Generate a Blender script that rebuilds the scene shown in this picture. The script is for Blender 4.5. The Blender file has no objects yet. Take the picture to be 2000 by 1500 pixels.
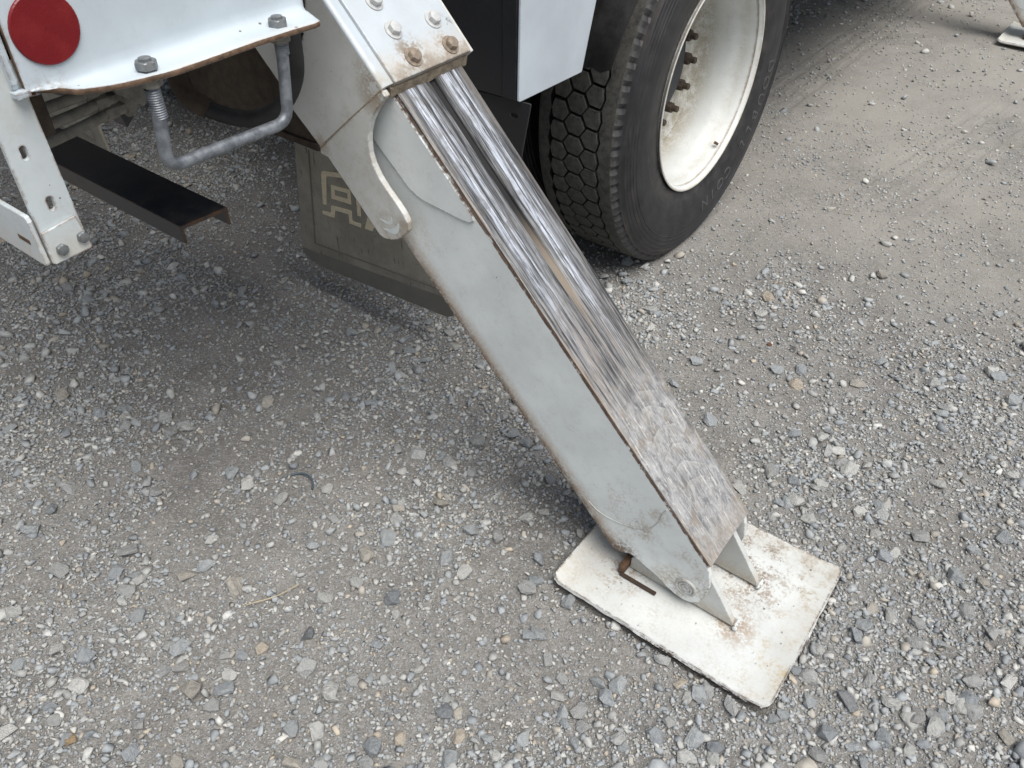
import bpy, bmesh, math, random
import numpy as np
from mathutils import Matrix, Vector

random.seed(11)
rng = np.random.default_rng(11)
S = bpy.context.scene
COL = S.collection

# ------------------------------------------------------------------ camera
cam_d = bpy.data.cameras.new('camera')
cam = bpy.data.objects.new('camera', cam_d)
COL.objects.link(cam)
CR = Vector((0.79888676, 0.60139483, 0.01020824))
CU = Vector((-0.40230479, 0.52164694, 0.75235319))
CF = Vector((-0.44713622, 0.60515183, -0.65868085))
CH = 1.31970696
cam.matrix_world = Matrix(((CR.x, CU.x, -CF.x, 0), (CR.y, CU.y, -CF.y, 0), (CR.z, CU.z, -CF.z, CH), (0, 0, 0, 1)))
cam_d.sensor_width = 36.0
cam_d.lens = 1575.49 / 2000 * 36.0
cam_d.clip_start = 0.05
cam_d.clip_end = 500
S.camera = cam

# ------------------------------------------------------------------ sky, sun, exposure
W = bpy.data.worlds.new('World')
S.world = W
W.use_nodes = True
wt = W.node_tree
for n in list(wt.nodes):
    wt.nodes.remove(n)
SUN_EL, SUN_AZ = math.radians(66), math.radians(-20)     # azimuth from +X towards +Y
sky = wt.nodes.new('ShaderNodeTexSky')
sky.sky_type = 'NISHITA'
sky.sun_disc = False
sky.sun_elevation = SUN_EL
sky.sun_rotation = math.pi / 2 - SUN_AZ
sky.air_density = 1.0
sky.dust_density = 3.0
sky.ozone_density = 1.0
hs = wt.nodes.new('ShaderNodeHueSaturation')              # thin cloud: a paler sky
hs.inputs['Saturation'].default_value = 0.62
bg = wt.nodes.new('ShaderNodeBackground')
bg.inputs['Strength'].default_value = 0.07
wo = wt.nodes.new('ShaderNodeOutputWorld')
wt.links.new(sky.outputs[0], hs.inputs['Color'])
wt.links.new(hs.outputs[0], bg.inputs['Color'])
wt.links.new(bg.outputs[0], wo.inputs['Surface'])
sun_d = bpy.data.lights.new('sun', 'SUN')
sun_d.energy = 2.2
sun_d.angle = math.radians(46)
sun_d.color = (1.0, 0.975, 0.94)
sun = bpy.data.objects.new('sun', sun_d)
COL.objects.link(sun)
sv = Vector((math.cos(SUN_EL) * math.cos(SUN_AZ), math.cos(SUN_EL) * math.sin(SUN_AZ), math.sin(SUN_EL)))
sun.rotation_euler = sv.to_track_quat('Z', 'Y').to_euler()
S.view_settings.view_transform = 'Standard'
S.view_settings.look = 'None'
S.view_settings.exposure = 0.70
S.view_settings.gamma = 1.0
S.view_settings.use_curve_mapping = False
S.cycles.max_bounces = 6
S.cycles.use_denoising = True


# ------------------------------------------------------------------ node helpers
class NT:
    def __init__(s, name):
        s.m = bpy.data.materials.new(name)
        s.m.use_nodes = True
        s.t = s.m.node_tree
        s.b = s.t.nodes['Principled BSDF']
        s.tc = s.n('ShaderNodeTexCoord')
        s.P = s.tc.outputs['Object']

    def n(s, typ, ins=None, **props):
        nd = s.t.nodes.new(typ)
        for k, v in props.items():
            setattr(nd, k, v)
        for k, v in (ins or {}).items():
            s.set(nd.inputs[k], v)
        return nd

    def set(s, sock, v):
        if isinstance(v, bpy.types.NodeSocket):
            s.t.links.new(v, sock)
        else:
            if isinstance(v, tuple) and len(v) == 3 and sock.type == 'RGBA':
                v = v + (1.0,)
            sock.default_value = v

    def math(s, op, a, b=0.0, c=0.0, clamp=False):
        nd = s.n('ShaderNodeMath', {0: a, 1: b, 2: c}, operation=op)
        nd.use_clamp = clamp
        return nd.outputs[0]

    def vmath(s, op, a, b):
        return s.n('ShaderNodeVectorMath', {0: a, 1: b}, operation=op)

    def mix(s, f, a, b, mode='MIX'):
        nd = s.n('ShaderNodeMix', data_type='RGBA', blend_type=mode)
        s.set(nd.inputs[0], f)
        s.set(nd.inputs[6], a)
        s.set(nd.inputs[7], b)
        return nd.outputs[2]

    def rng(s, v, a, b, c=0.0, d=1.0, smooth=True):
        if a > b:
            a, b, c, d = b, a, d, c
        nd = s.n('ShaderNodeMapRange', {0: v, 1: a, 2: b, 3: c, 4: d})
        nd.interpolation_type = 'SMOOTHSTEP' if smooth else 'LINEAR'
        return nd.outputs[0]

    def noise(s, scale, detail=4.0, rough=0.55, vec=None, dist=0.0):
        nd = s.n('ShaderNodeTexNoise', {'Vector': vec if vec is not None else s.P, 'Scale': scale, 'Detail': detail,
                                        'Roughness': rough, 'Distortion': dist})
        return nd.outputs['Fac']

    def scaled(s, v, off=(0, 0, 0)):
        return s.n('ShaderNodeMapping', {'Vector': s.P, 'Location': off, 'Scale': v}).outputs[0]

    def dot(s, ax):
        return s.vmath('DOT_PRODUCT', s.P, ax).outputs['Value']

    def ramp(s, v, stops):
        nd = s.n('ShaderNodeValToRGB', {0: v})
        e = nd.color_ramp.elements
        while len(e) < len(stops):
            e.new(0.5)
        for q, (p, c) in zip(e, stops):
            q.position = p
            q.color = (c[0], c[1], c[2], 1)
        return nd.outputs[0]

    def bump(s, h, dist, strength=1.0, nrm=None):
        ins = {'Height': h, 'Distance': dist, 'Strength': strength}
        if nrm is not None:
            ins['Normal'] = nrm
        return s.n('ShaderNodeBump', ins).outputs[0]

    def done(s, col, rough, metal=0.0, nrm=None, spec=0.5):
        s.set(s.b.inputs['Base Color'], col)
        s.set(s.b.inputs['Roughness'], rough)
        s.set(s.b.inputs['Metallic'], metal)
        s.set(s.b.inputs['Specular IOR Level'], spec)
        if nrm is not None:
            s.set(s.b.inputs['Normal'], nrm)
        return s.m


RUST = (0.085, 0.045, 0.025)
DIRT = (0.27, 0.215, 0.155)


def paint(name, base, rough=0.38, grads=(), spots=(), edge=0.6, edge_r=0.003, speck=0.5, film=0.25, film_col=DIRT, edge_col=RUST,
          metal=0.0, scratch=0.0, off=0.0):
    """Worn paint: uneven tone, a dust film, dark chips, rusty edges; GRADS lay dirt bands along an axis, SPOTS round stains."""
    g = NT(name)
    o3 = (off, off * 2.3, -off)
    P1 = g.scaled((1, 1, 1), o3)
    big = g.noise(7, 5, 0.6, P1)
    mid = g.noise(34, 5, 0.65, P1)
    fine = g.noise(190, 4, 0.65, P1)
    col = g.mix(g.rng(big, 0.3, 0.7), tuple(b * 0.9 for b in base), tuple(min(1, b * 1.06) for b in base))
    f = g.math('MULTIPLY', g.rng(mid, 0.42, 0.75), g.rng(fine, 0.35, 0.7))
    col = g.mix(g.math('MULTIPLY', f, film), col, film_col)
    rg = g.math('ADD', rough, g.math('MULTIPLY', f, 0.3))
    dirt_total = None
    for gr in grads:
        ax, v0, v1, amt, c = gr[:5]
        d = g.dot(ax)
        wob = g.math('MULTIPLY', g.math('SUBTRACT', mid, 0.5), abs(v1 - v0) * 1.1)
        d = g.math('ADD', d, wob)
        m = g.rng(d, v0, v1)
        if len(gr) > 5:
            m = g.math('MULTIPLY', m, g.rng(d, gr[5], gr[6], 1, 0) if gr[5] < gr[6] else g.rng(d, gr[6], gr[5]))
        m = g.math('MULTIPLY', m, g.rng(g.math('ADD', g.math('MULTIPLY', mid, 0.6), g.math('MULTIPLY', fine, 0.4)), 0.36, 0.6, 0.35, 1))
        m = g.math('MULTIPLY', m, amt, clamp=True)
        col = g.mix(m, col, c)
        rg = g.math('ADD', rg, g.math('MULTIPLY', m, 0.3))
    for (cx, cy, cz), r0, r1, amt, c, thr in spots:
        d = g.n('ShaderNodeVectorMath', {0: g.P, 1: (cx, cy, cz)}, operation='DISTANCE').outputs['Value']
        m = g.rng(d, r0, r1, 1, 0)
        nz = g.math('ADD', g.math('MULTIPLY', mid, 0.55), g.math('MULTIPLY', fine, 0.45))
        m = g.math('MULTIPLY', m, g.rng(nz, thr, thr + 0.14))
        m = g.math('MULTIPLY', m, amt, clamp=True)
        col = g.mix(m, col, c)
    if scratch:
        sn = g.noise(60, 3, 0.6, g.scaled((1, 8, 8), o3), 1.2)
        col = g.mix(g.math('MULTIPLY', g.rng(sn, 0.62, 0.7), scratch), col, tuple(b * 0.62 for b in base))
    if speck:
        vo = g.n('ShaderNodeTexVoronoi', {'Vector': P1, 'Scale': 55.0, 'Randomness': 1.0})
        rnd = g.n('ShaderNodeSeparateColor', {0: vo.outputs['Color']}).outputs[0]
        thr = g.math('MULTIPLY', g.math('SUBTRACT', rnd, 0.80), 0.75 * speck)
        dist = g.math('ADD', vo.outputs['Distance'], g.math('MULTIPLY', g.math('SUBTRACT', fine, 0.5), 0.09))
        m = g.math('LESS_THAN', dist, thr)
        col = g.mix(g.math('MULTIPLY', m, 0.85), col, (0.10, 0.075, 0.055))
    if edge:
        bv = g.n('ShaderNodeBevel', {'Radius': edge_r}, samples=4)
        ge = g.n('ShaderNodeNewGeometry')
        dd = g.vmath('DOT_PRODUCT', bv.outputs[0], ge.outputs['Normal']).outputs['Value']
        em = g.rng(dd, 0.995, 0.90)
        em = g.math('MULTIPLY', em, g.rng(g.math('ADD', g.math('MULTIPLY', mid, 0.6), g.math('MULTIPLY', fine, 0.4)), 0.42, 0.56))
        em = g.math('MULTIPLY', em, edge, clamp=True)
        col = g.mix(em, col, edge_col)
        rg = g.math('ADD', rg, g.math('MULTIPLY', em, 0.35))
    nrm = g.bump(g.math('ADD', g.math('MULTIPLY', fine, 0.35), g.math('MULTIPLY', mid, 0.65)), 0.0006, 0.35)
    return g.done(col, g.math('MINIMUM', rg, 0.9), metal, nrm)


def plain(name, base, rough=0.6, var=0.25, scale=40, metal=0.0, dust=0.0, dust_col=(0.26, 0.235, 0.2), bump=0.4, bd=0.001, spec=0.5):
    g = NT(name)
    n1 = g.noise(scale, 5, 0.65)
    n2 = g.noise(scale * 5, 4, 0.6)
    col = g.mix(g.rng(n1, 0.3, 0.7), tuple(b * (1 - var) for b in base), tuple(min(1, b * (1 + var)) for b in base))
    if dust:
        col = g.mix(g.math('MULTIPLY', g.rng(g.math('ADD', g.math('MULTIPLY', n1, 0.6), g.math('MULTIPLY', n2, 0.4)), 0.36, 0.62), dust), col, dust_col)
    nrm = g.bump(g.math('ADD', g.math('MULTIPLY', n1, 0.5), g.math('MULTIPLY', n2, 0.5)), bd, bump)
    rg = g.rng(n1, 0.3, 0.7, max(0.05, rough - 0.08), min(1, rough + 0.08))
    return g.done(col, rg, metal, nrm, spec)


# ------------------------------------------------------------------ geometry helpers
TRUCK_AT = Vector((-2.08, 2.1, 0.0))


def link(name, me, mat=None, parent=None, loc=None, mtx=None):
    o = bpy.data.objects.new(name, me)
    COL.objects.link(o)
    if mat is not None and me is not None and len(me.materials) == 0:
        me.materials.append(mat)
    if parent is not None:
        o.parent = parent
    if mtx is not None:
        o.matrix_local = mtx
    elif loc is not None:
        o.location = loc
    return o


def mesh(verts, faces, smooth=None):
    me = bpy.data.meshes.new('m')
    me.from_pydata([tuple(map(float, v)) for v in verts], [], faces)
    bm = bmesh.new()
    bm.from_mesh(me)
    bmesh.ops.recalc_face_normals(bm, faces=bm.faces)
    bm.to_mesh(me)
    bm.free()
    if smooth is not None:
        me.polygons.foreach_set('use_smooth', [True] * len(me.polygons))
        me.set_sharp_from_angle(angle=math.radians(smooth))
    return me


def bevel(o, w, seg=2, ang=30):
    m = o.modifiers.new('bevel', 'BEVEL')
    m.width = w
    m.segments = seg
    m.limit_method = 'ANGLE'
    m.angle_limit = math.radians(ang)
    return o


def xz(y0, y1):
    return lambda u, v, t: (u, y0 + (y1 - y0) * t, v)


def yz(x0, x1):
    return lambda u, v, t: (x0 + (x1 - x0) * t, u, v)


def xy(z0, z1):
    return lambda u, v, t: (u, v, z0 + (z1 - z0) * t)


def prism(poly, f, holes=(), bulge=None):
    """A flat plate with POLY as outline (and HOLES cut through), pushed out to a thickness by the mapping F(u, v, t)."""
    bm = bmesh.new()
    loops = [poly] + list(holes)
    es = []
    for lp in loops:
        vs = [bm.verts.new((p[0], p[1], 0)) for p in lp]
        es += [bm.edges.new((vs[i], vs[(i + 1) % len(vs)])) for i in range(len(vs))]
    if holes:
        bmesh.ops.triangle_fill(bm, use_beauty=True, use_dissolve=False, edges=es)
    else:
        bm.faces.new(list(bm.verts))
    r = bmesh.ops.extrude_face_region(bm, geom=list(bm.faces))
    for e in r['geom']:
        if isinstance(e, bmesh.types.BMVert):
            e.co.z = 1
    for v in bm.verts:
        v.co = f(v.co.x, v.co.y, v.co.z)
    bmesh.ops.recalc_face_normals(bm, faces=bm.faces)
    me = bpy.data.meshes.new('m')
    bm.to_mesh(me)
    bm.free()
    return me


def box(x0, x1, y0, y1, z0, z1):
    return mesh([(x, y, z) for x in (x0, x1) for y in (y0, y1) for z in (z0, z1)],
                [(0, 1, 3, 2), (4, 6, 7, 5), (0, 4, 5, 1), (2, 3, 7, 6), (0, 2, 6, 4), (1, 5, 7, 3)])


def catmull(pts, k=6):
    P = [Vector(p) for p in pts]
    P = [P[0] * 2 - P[1]] + P + [P[-1] * 2 - P[-2]]
    out = []
    for i in range(1, len(P) - 2):
        for j in range(k):
            t = j / k
            a, b, c, d = P[i - 1:i + 3]
            out.append(0.5 * ((2 * b) + (c - a) * t + (2 * a - 5 * b + 4 * c - d) * t * t + (3 * b - a - 3 * c + d) * t ** 3))
    out.append(P[-2])
    return out


def fillet(pts, r, k=6):
    """Straight runs with rounded corners."""
    P = [Vector(p) for p in pts]
    out = [P[0]]
    for i in range(1, len(P) - 1):
        a, b, c = P[i - 1], P[i], P[i + 1]
        u, v = (a - b).normalized(), (c - b).normalized()
        s, e = b + u * r, b + v * r
        for j in range(k + 1):
            t = j / k
            out.append(s * (1 - t) ** 2 + b * 2 * t * (1 - t) + e * t * t)
    out.append(P[-1])
    return out


def tube(pts, r, n=12, rad=None):
    P = [Vector(p) for p in pts]
    V, F = [], []
    up = Vector((0.31, 0.2, 0.93))
    for i, p in enumerate(P):
        d = (P[min(i + 1, len(P) - 1)] - P[max(i - 1, 0)]).normalized()
        a = d.cross(up).normalized()
        b = d.cross(a)
        rr = r if rad is None else rad[i]
        V += [p + a * math.cos(2 * math.pi * k / n) * rr + b * math.sin(2 * math.pi * k / n) * rr for k in range(n)]
    for i in range(len(P) - 1):
        for k in range(n):
            F.append((i * n + k, i * n + (k + 1) % n, (i + 1) * n + (k + 1) % n, (i + 1) * n + k))
    F.append(tuple(range(n)))
    F.append(tuple((len(P) - 1) * n + k for k in range(n)))
    return mesh(V, F, 50)


def lathe(prof, n, closed=False, ang=35):
    """Profile of (x, r) turned round the X axis."""
    V, F = [], []
    for k in range(n):
        t = 2 * math.pi * k / n
        V += [(x, r * math.cos(t), r * math.sin(t)) for x, r in prof]
    m = len(prof)
    for k in range(n):
        q = (k + 1) % n
        for i in range(m - (0 if closed else 1)):
            j = (i + 1) % m
            F.append((k * m + i, q * m + i, q * m + j, k * m + j))
    return mesh(V, F, ang)


def frame(c, nrm, roll=0.0):
    q = Vector(nrm).to_track_quat('Z', 'Y').to_matrix().to_4x4()
    return Matrix.Translation(Vector(c)) @ q @ Matrix.Rotation(roll, 4, 'Z')


def hexbolt(r, h, washer=0.0, dome=0.0, stud=0.0):
    """Hex head (flat-to-corner R) with a chamfered crown, on an optional washer and with an optional stud end, along +Z."""
    V, F = [], []

    def ring(rad, z, n=24, hexa=False):
        i0 = len(V)
        for k in range(n):
            t = 2 * math.pi * k / n
            rr = rad
            if hexa:
                q = (t % (math.pi / 3)) - math.pi / 6
                rr = rad * math.cos(math.pi / 6) / math.cos(q)
            V.append((rr * math.cos(t), rr * math.sin(t), z))
        return i0

    def skin(a, b, n=24):
        for k in range(n):
            F.append((a + k, a + (k + 1) % n, b + (k + 1) % n, b + k))
    z0 = 0.0
    prev = None
    seq = []
    if washer:
        seq += [(washer, 0, False), (washer, 0.0022, False), (r * 1.02, 0.0026, False)]
        z0 = 0.0026
    seq += [(r, z0, True), (r, z0 + h * 0.86, True), (r * 0.86, z0 + h, False)]
    if dome:
        seq += [(r * 0.6, z0 + h + dome * 0.7, False), (r * 0.2, z0 + h + dome, False)]
    if stud:
        seq += [(r * 0.56, z0 + h, False), (r * 0.55, z0 + h + stud, False), (r * 0.45, z0 + h + stud * 1.12, False)]
    for rad, z, hx in seq:
        i = ring(rad, z, hexa=hx)
        if prev is not None:
            skin(prev, i)
        prev = i
    F.append(tuple(prev + k for k in range(24)))
    return mesh(V, F, 28)


# ------------------------------------------------------------------ ground height
def vnoise(x, y, scale, seed):
    r = np.random.default_rng(seed)
    L = r.random((257, 257))
    u, v = np.asarray(x) / scale + 131.7, np.asarray(y) / scale + 77.3
    iu, iv = np.floor(u).astype(int), np.floor(v).astype(int)
    fu, fv = u - iu, v - iv
    fu, fv = fu * fu * (3 - 2 * fu), fv * fv * (3 - 2 * fv)
    iu, iv = iu % 256, iv % 256
    a = L[iu, iv] * (1 - fu) + L[iu + 1, iv] * fu
    b = L[iu, iv + 1] * (1 - fu) + L[iu + 1, iv + 1] * fu
    return a * (1 - fv) + b * fv


def gz(x, y):
    x, y = np.asarray(x, float), np.asarray(y, float)
    z = (vnoise(x, y, 0.45, 1) - 0.5) * 0.016 + (vnoise(x, y, 0.13, 2) - 0.5) * 0.008 + (vnoise(x, y, 0.045, 3) - 0.5) * 0.0035 \
        + (vnoise(x, y, 0.022, 4) - 0.5) * 0.002
    k = np.clip((np.hypot(np.maximum(0, abs(x + 0.26) - 0.22), np.maximum(0, abs(y - 0.96) - 0.18))) / 0.12, 0, 1)
    dp = np.maximum(np.maximum(abs(x + 0.26) - 0.2185, abs(y - 0.9615) - 0.1755), 0)
    berm = np.where(dp > 0, 0.009 * np.exp(-((dp - 0.012) / 0.028) ** 2), 0) * (0.4 + 1.2 * vnoise(x, y, 0.06, 9))
    return z * (0.35 + 0.65 * k) - 0.002 + berm


def axis_coords(lo, hi, step, far):
    a = list(np.arange(lo, hi + 1e-6, step))
    d = step
    out_hi, out_lo = [], []
    h, l = a[-1], a[0]
    while h < far:
        d *= 1.35
        h += d
        l -= d
        out_hi.append(h)
        out_lo.append(l)
    return np.array(out_lo[::-1] + a + out_hi)


gx = axis_coords(-3.3, 0.9, 0.013, 90)
gy = axis_coords(-0.35, 5.8, 0.015, 90)
GX, GY = np.meshgrid(gx, gy, indexing='ij')
GZ = gz(GX, GY)
nx, ny = GX.shape
idx = np.arange(nx * ny).reshape(nx, ny)
quads = np.stack([idx[:-1, :-1], idx[1:, :-1], idx[1:, 1:], idx[:-1, 1:]], -1).reshape(-1, 4)


def fast_mesh(co, polys, k):
    me = bpy.data.meshes.new('m')
    me.vertices.add(len(co))
    me.vertices.foreach_set('co', np.ascontiguousarray(co, dtype=np.float32).ravel())
    me.loops.add(polys.size)
    me.loops.foreach_set('vertex_index', np.ascontiguousarray(polys, dtype=np.int32).ravel())
    me.polygons.add(len(polys))
    me.polygons.foreach_set('loop_start', np.arange(0, polys.size, k, dtype=np.int32))
    me.polygons.foreach_set('loop_total', np.full(len(polys), k, dtype=np.int32))
    me.update(calc_edges=True)
    return me


def mat_ground():
    g = NT('packed_gravel_dust')
    big = g.noise(1.6, 5, 0.6)
    mid = g.noise(9, 5, 0.65)
    fin = g.noise(60, 5, 0.7)
    grit = g.n('ShaderNodeTexVoronoi', {'Vector': g.P, 'Scale': 210.0})
    grit2 = g.n('ShaderNodeTexVoronoi', {'Vector': g.P, 'Scale': 420.0})
    col = g.mix(g.rng(big, 0.35, 0.65), (0.168, 0.161, 0.149), (0.222, 0.214, 0.199))
    col = g.mix(g.rng(mid, 0.4, 0.72), col, (0.262, 0.251, 0.231))
    gr = g.n('ShaderNodeSeparateColor', {0: grit.outputs['Color']}).outputs[0]
    gr2 = g.n('ShaderNodeSeparateColor', {0: grit2.outputs['Color']}).outputs[1]
    col = g.mix(g.math('MULTIPLY', g.rng(gr, 0.55, 0.9), 0.55), col, (0.36, 0.355, 0.345))
    col = g.mix(g.math('MULTIPLY', g.rng(gr2, 0.3, 0.0), 0.5), col, (0.12, 0.112, 0.10))
    col = g.mix(g.math('MULTIPLY', g.rng(fin, 0.5, 0.3), 0.35), col, (0.15, 0.137, 0.12))
    # tyre tracks pressed into the dust: two lanes of tread grooves, broken up by noise
    sep = g.n('ShaderNodeSeparateXYZ', {0: g.P})
    X, Y = sep.outputs[0], sep.outputs[1]
    lanes = g.math('MULTIPLY', g.rng(Y, 1.9, 2.8), g.rng(X, -1.5, -1.0))
    col = g.mix(g.math('MULTIPLY', lanes, g.rng(big, 0.3, 0.6, 0.25, 0.75)), col, (0.32, 0.302, 0.268))
    h = g.math('ADD', g.math('MULTIPLY', fin, 0.55), g.math('MULTIPLY', mid, 0.5))
    h = g.math('SUBTRACT', h, g.math('MULTIPLY', grit.outputs['Distance'], 0.35))
    h = g.math('SUBTRACT', h, g.math('MULTIPLY', grit2.outputs['Distance'], 0.2))
    for x0, slope, yc, half, y0, y1 in ((-1.10, 0.02, 3.9, 0.13, 3.0, 5.6), (-0.42, 0.16, 3.0, 0.17, 2.35, 4.2)):
        u = g.math('SUBTRACT', g.math('SUBTRACT', X, x0), g.math('MULTIPLY', g.math('SUBTRACT', Y, yc), slope))
        u = g.math('ADD', u, g.math('MULTIPLY', g.math('SUBTRACT', mid, 0.5), 0.02))
        lane = g.math('MULTIPLY', g.rng(g.math('ABSOLUTE', u), half, half * 0.7), g.math('MULTIPLY', g.rng(Y, y0, y0 + 0.5), g.rng(Y, y1, y1 - 0.7)))
        lane = g.math('MULTIPLY', lane, g.rng(mid, 0.36, 0.56))
        groove = g.math('SINE', g.math('MULTIPLY', u, 6.2832 / 0.062))
        lug = g.math('SINE', g.math('ADD', g.math('MULTIPLY', Y, 6.2832 / 0.055), g.math('MULTIPLY', u, 50.0)))
        gg = g.math('ADD', g.rng(groove, -0.4, 0.9), g.math('MULTIPLY', g.rng(lug, 0.3, 0.8), 0.3))
        h = g.math('SUBTRACT', h, g.math('MULTIPLY', g.math('MULTIPLY', gg, lane), 0.65))
    nrm = g.bump(h, 0.006, 0.9)
    return g.done(col, 0.95, 0, nrm, 0.15)


ground = link('ground', fast_mesh(np.stack([GX, GY, GZ], -1).reshape(-1, 3), quads, 4), mat_ground())
ground.data.polygons.foreach_set('use_smooth', [True] * len(ground.data.polygons))
ground['kind'] = 'structure'

# ------------------------------------------------------------------ paints and metals
A45 = 0.7892866925
LD, LN = Vector((math.cos(A45), 0, -math.sin(A45))), Vector((math.sin(A45), 0, math.cos(A45)))
WHITE = (0.66, 0.70, 0.70)
CX = (1, 0, 0)
CY = (0, 1, 0)
CZ = (0, 0, 1)
TAN = (0.30, 0.235, 0.165)
BROWN = (0.13, 0.085, 0.055)
OCHRE = (0.34, 0.22, 0.10)
M_leg = paint('outrigger_leg_paint', (0.74, 0.78, 0.77), 0.36,
              grads=[(CZ, -0.192, -0.224, 1.0, (0.42, 0.345, 0.265)), (CZ, -0.215, -0.231, 0.95, BROWN), (CZ, -0.0445, -0.042, 1.4, (0.07, 0.045, 0.03)),
                     (CX, -0.36, -0.24, 0.25, TAN)],
              spots=[((-0.405, 0.88, -0.14), 0.03, 0.10, 0.35, OCHRE, 0.48), ((-0.375, 0.88, -0.13), 0.01, 0.035, 0.55, TAN, 0.42), ((-0.39, 0.88, -0.07), 0.0, 0.03, 0.5, TAN, 0.44), ((-0.30, 0.88, -0.06), 0.0, 0.05, 0.5, TAN, 0.5), ((-0.235, 0.88, -0.085), 0.005, 0.04, 0.6, (0.22, 0.15, 0.09), 0.48), ((-0.245, 0.88, -0.14), 0.015, 0.06, 0.5, OCHRE, 0.45),
                     ((-0.33, 0.88, -0.215), 0.01, 0.05, 0.9, BROWN, 0.42), ((-1.02, 0.88, -0.225), 0.02, 0.08, 0.7, (0.62, 0.58, 0.52), 0.45)],
              edge=1.0, edge_r=0.004, speck=0.6, film=0.20, scratch=0.16)
M_leg_under = plain('rusty_underside', (0.10, 0.06, 0.035), 0.8, 0.4, 60)
M_house = paint('outrigger_housing_paint', (0.64, 0.66, 0.64), 0.42,
                grads=[(CX, -1.27, -1.22, 0.35, (0.42, 0.37, 0.30)), (CX, -1.09, -1.035, 0.8, (0.36, 0.31, 0.24)), (CZ, -0.045, -0.012, 0.2, TAN)],
                spots=[((-1.222, 0.85, -0.02), 0.02, 0.075, 0.9, (0.33, 0.27, 0.2), 0.38), ((-1.24, 0.85, -0.235), 0.0, 0.04, 0.7, TAN, 0.4)],
                edge=0.75, edge_r=0.0035, speck=0.4, film=0.3, off=3.1)
M_top = paint('outrigger_cover_paint', (0.52, 0.57, 0.60), 0.36,
              grads=[(CX, -1.285, -1.245, 0.9, (0.50, 0.46, 0.40)), (CX, -1.25, -1.222, 0.95, (0.30, 0.26, 0.21))],
              spots=[((-1.25, 0.93, -0.01), 0.01, 0.045, 1.0, (0.24, 0.205, 0.165), 0.44), ((-1.235, 1.01, -0.01), 0.01, 0.05, 0.95, (0.28, 0.24, 0.19), 0.46),
                     ((-1.275, 1.035, -0.01), 0.005, 0.02, 0.9, (0.09, 0.08, 0.07), 0.5)],
              edge=0.5, speck=0.45, film=0.12, off=1.7)
M_muck = plain('caked_mud', (0.25, 0.205, 0.15), 0.95, 0.35, 70, bump=1.0, bd=0.004)
M_pad = paint('foot_pad_paint', (0.62, 0.64, 0.62), 0.5,
              grads=[(CX, -0.13, -0.035, 0.35, (0.50, 0.43, 0.31)), (CX, -0.37, -0.47, 0.5, (0.47, 0.43, 0.35)),
                     (CY, 1.06, 1.135, 0.55, (0.33, 0.28, 0.21)), (CZ, 0.031, 0.018, 0.4, (0.35, 0.33, 0.30))],
              spots=[((-0.16, 0.905, 0.035), 0.0, 0.06, 1.0, (0.27, 0.16, 0.08), 0.44), ((-0.165, 1.0, 0.035), 0.0, 0.085, 1.0, (0.23, 0.145, 0.085), 0.45),
                     ((-0.2, 1.06, 0.035), 0.02, 0.14, 0.85, (0.18, 0.13, 0.09), 0.49), ((-0.38, 0.885, 0.035), 0.0, 0.075, 0.95, (0.24, 0.14, 0.07), 0.46),
                     ((-0.43, 0.83, 0.035), 0.0, 0.06, 0.4, (0.52, 0.42, 0.27), 0.51), ((-0.08, 1.07, 0.035), 0.02, 0.09, 0.6, (0.33, 0.28, 0.2), 0.51),
                     ((-0.12, 0.97, 0.035), 0.02, 0.13, 0.35, (0.46, 0.38, 0.26), 0.52), ((-0.06, 0.87, 0.04), 0.0, 0.08, 0.6, (0.5, 0.39, 0.2), 0.5)],
              edge=1.0, edge_r=0.006, speck=1.0, film=0.75, film_col=(0.37, 0.33, 0.26), scratch=0.5, off=5.0)
M_pad_side = paint('foot_pad_flaking_edge', (0.62, 0.62, 0.60), 0.7, spots=[((-0.15, 0.79, 0.02), 0.08, 0.26, 1.0, (0.045, 0.03, 0.025), 0.42),
                   ((-0.03, 0.86, 0.02), 0.03, 0.2, 1.0, (0.045, 0.03, 0.025), 0.44)], edge=0.8, edge_r=0.003, speck=0.8, film=0.5, off=9)
M_panel = paint('body_panel_paint', (0.52, 0.585, 0.625), 0.3, grads=[(CX, -0.872, -0.850, 0.5, (0.62, 0.56, 0.46))],
                spots=[((-0.9, 0.375, 1.035), 0.0, 0.03, 0.8, OCHRE, 0.52), ((-0.89, 0.385, 0.99), 0, 0.03, 0.7, TAN, 0.45)],
                edge=1.0, edge_r=0.005, speck=0.9, film=0.14, off=2.0, edge_col=(0.12, 0.062, 0.035))
M_fender = paint('fender_paint', (0.54, 0.60, 0.65), 0.28, edge=0.4, speck=0.18, film=0.05, off=4.0)
M_bracket = paint('bracket_paint', (0.56, 0.61, 0.62), 0.45, grads=[(CZ, 0.85, 0.80, 0.35, (0.55, 0.45, 0.30)), (CZ, 0.94, 0.99, 0.3, (0.5, 0.46, 0.36))],
                  edge=1.0, edge_r=0.004, speck=0.6, film=0.25, off=6.0, edge_col=(0.20, 0.10, 0.045))
M_black = paint('black_chassis_paint', (0.016, 0.017, 0.02), 0.4, edge=0.2, speck=0.0, film=0.10, film_col=(0.07, 0.065, 0.06), edge_col=(0.14, 0.12, 0.1))
M_beam = paint('black_beam_paint', (0.014, 0.018, 0.025), 0.30, grads=[(CX, -1.25, -1.6, 0.85, (0.105, 0.09, 0.075)), (CX, -1.158, -1.150, 0.7, (0.12, 0.065, 0.035))],
               edge=0.8, speck=0.2, film=0.9, film_col=(0.10, 0.085, 0.068), edge_col=(0.17, 0.085, 0.035))
M_rubber = plain('black_rubber', (0.018, 0.018, 0.019), 0.62, 0.35, 25, dust=0.25, dust_col=(0.06, 0.055, 0.05))
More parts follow.
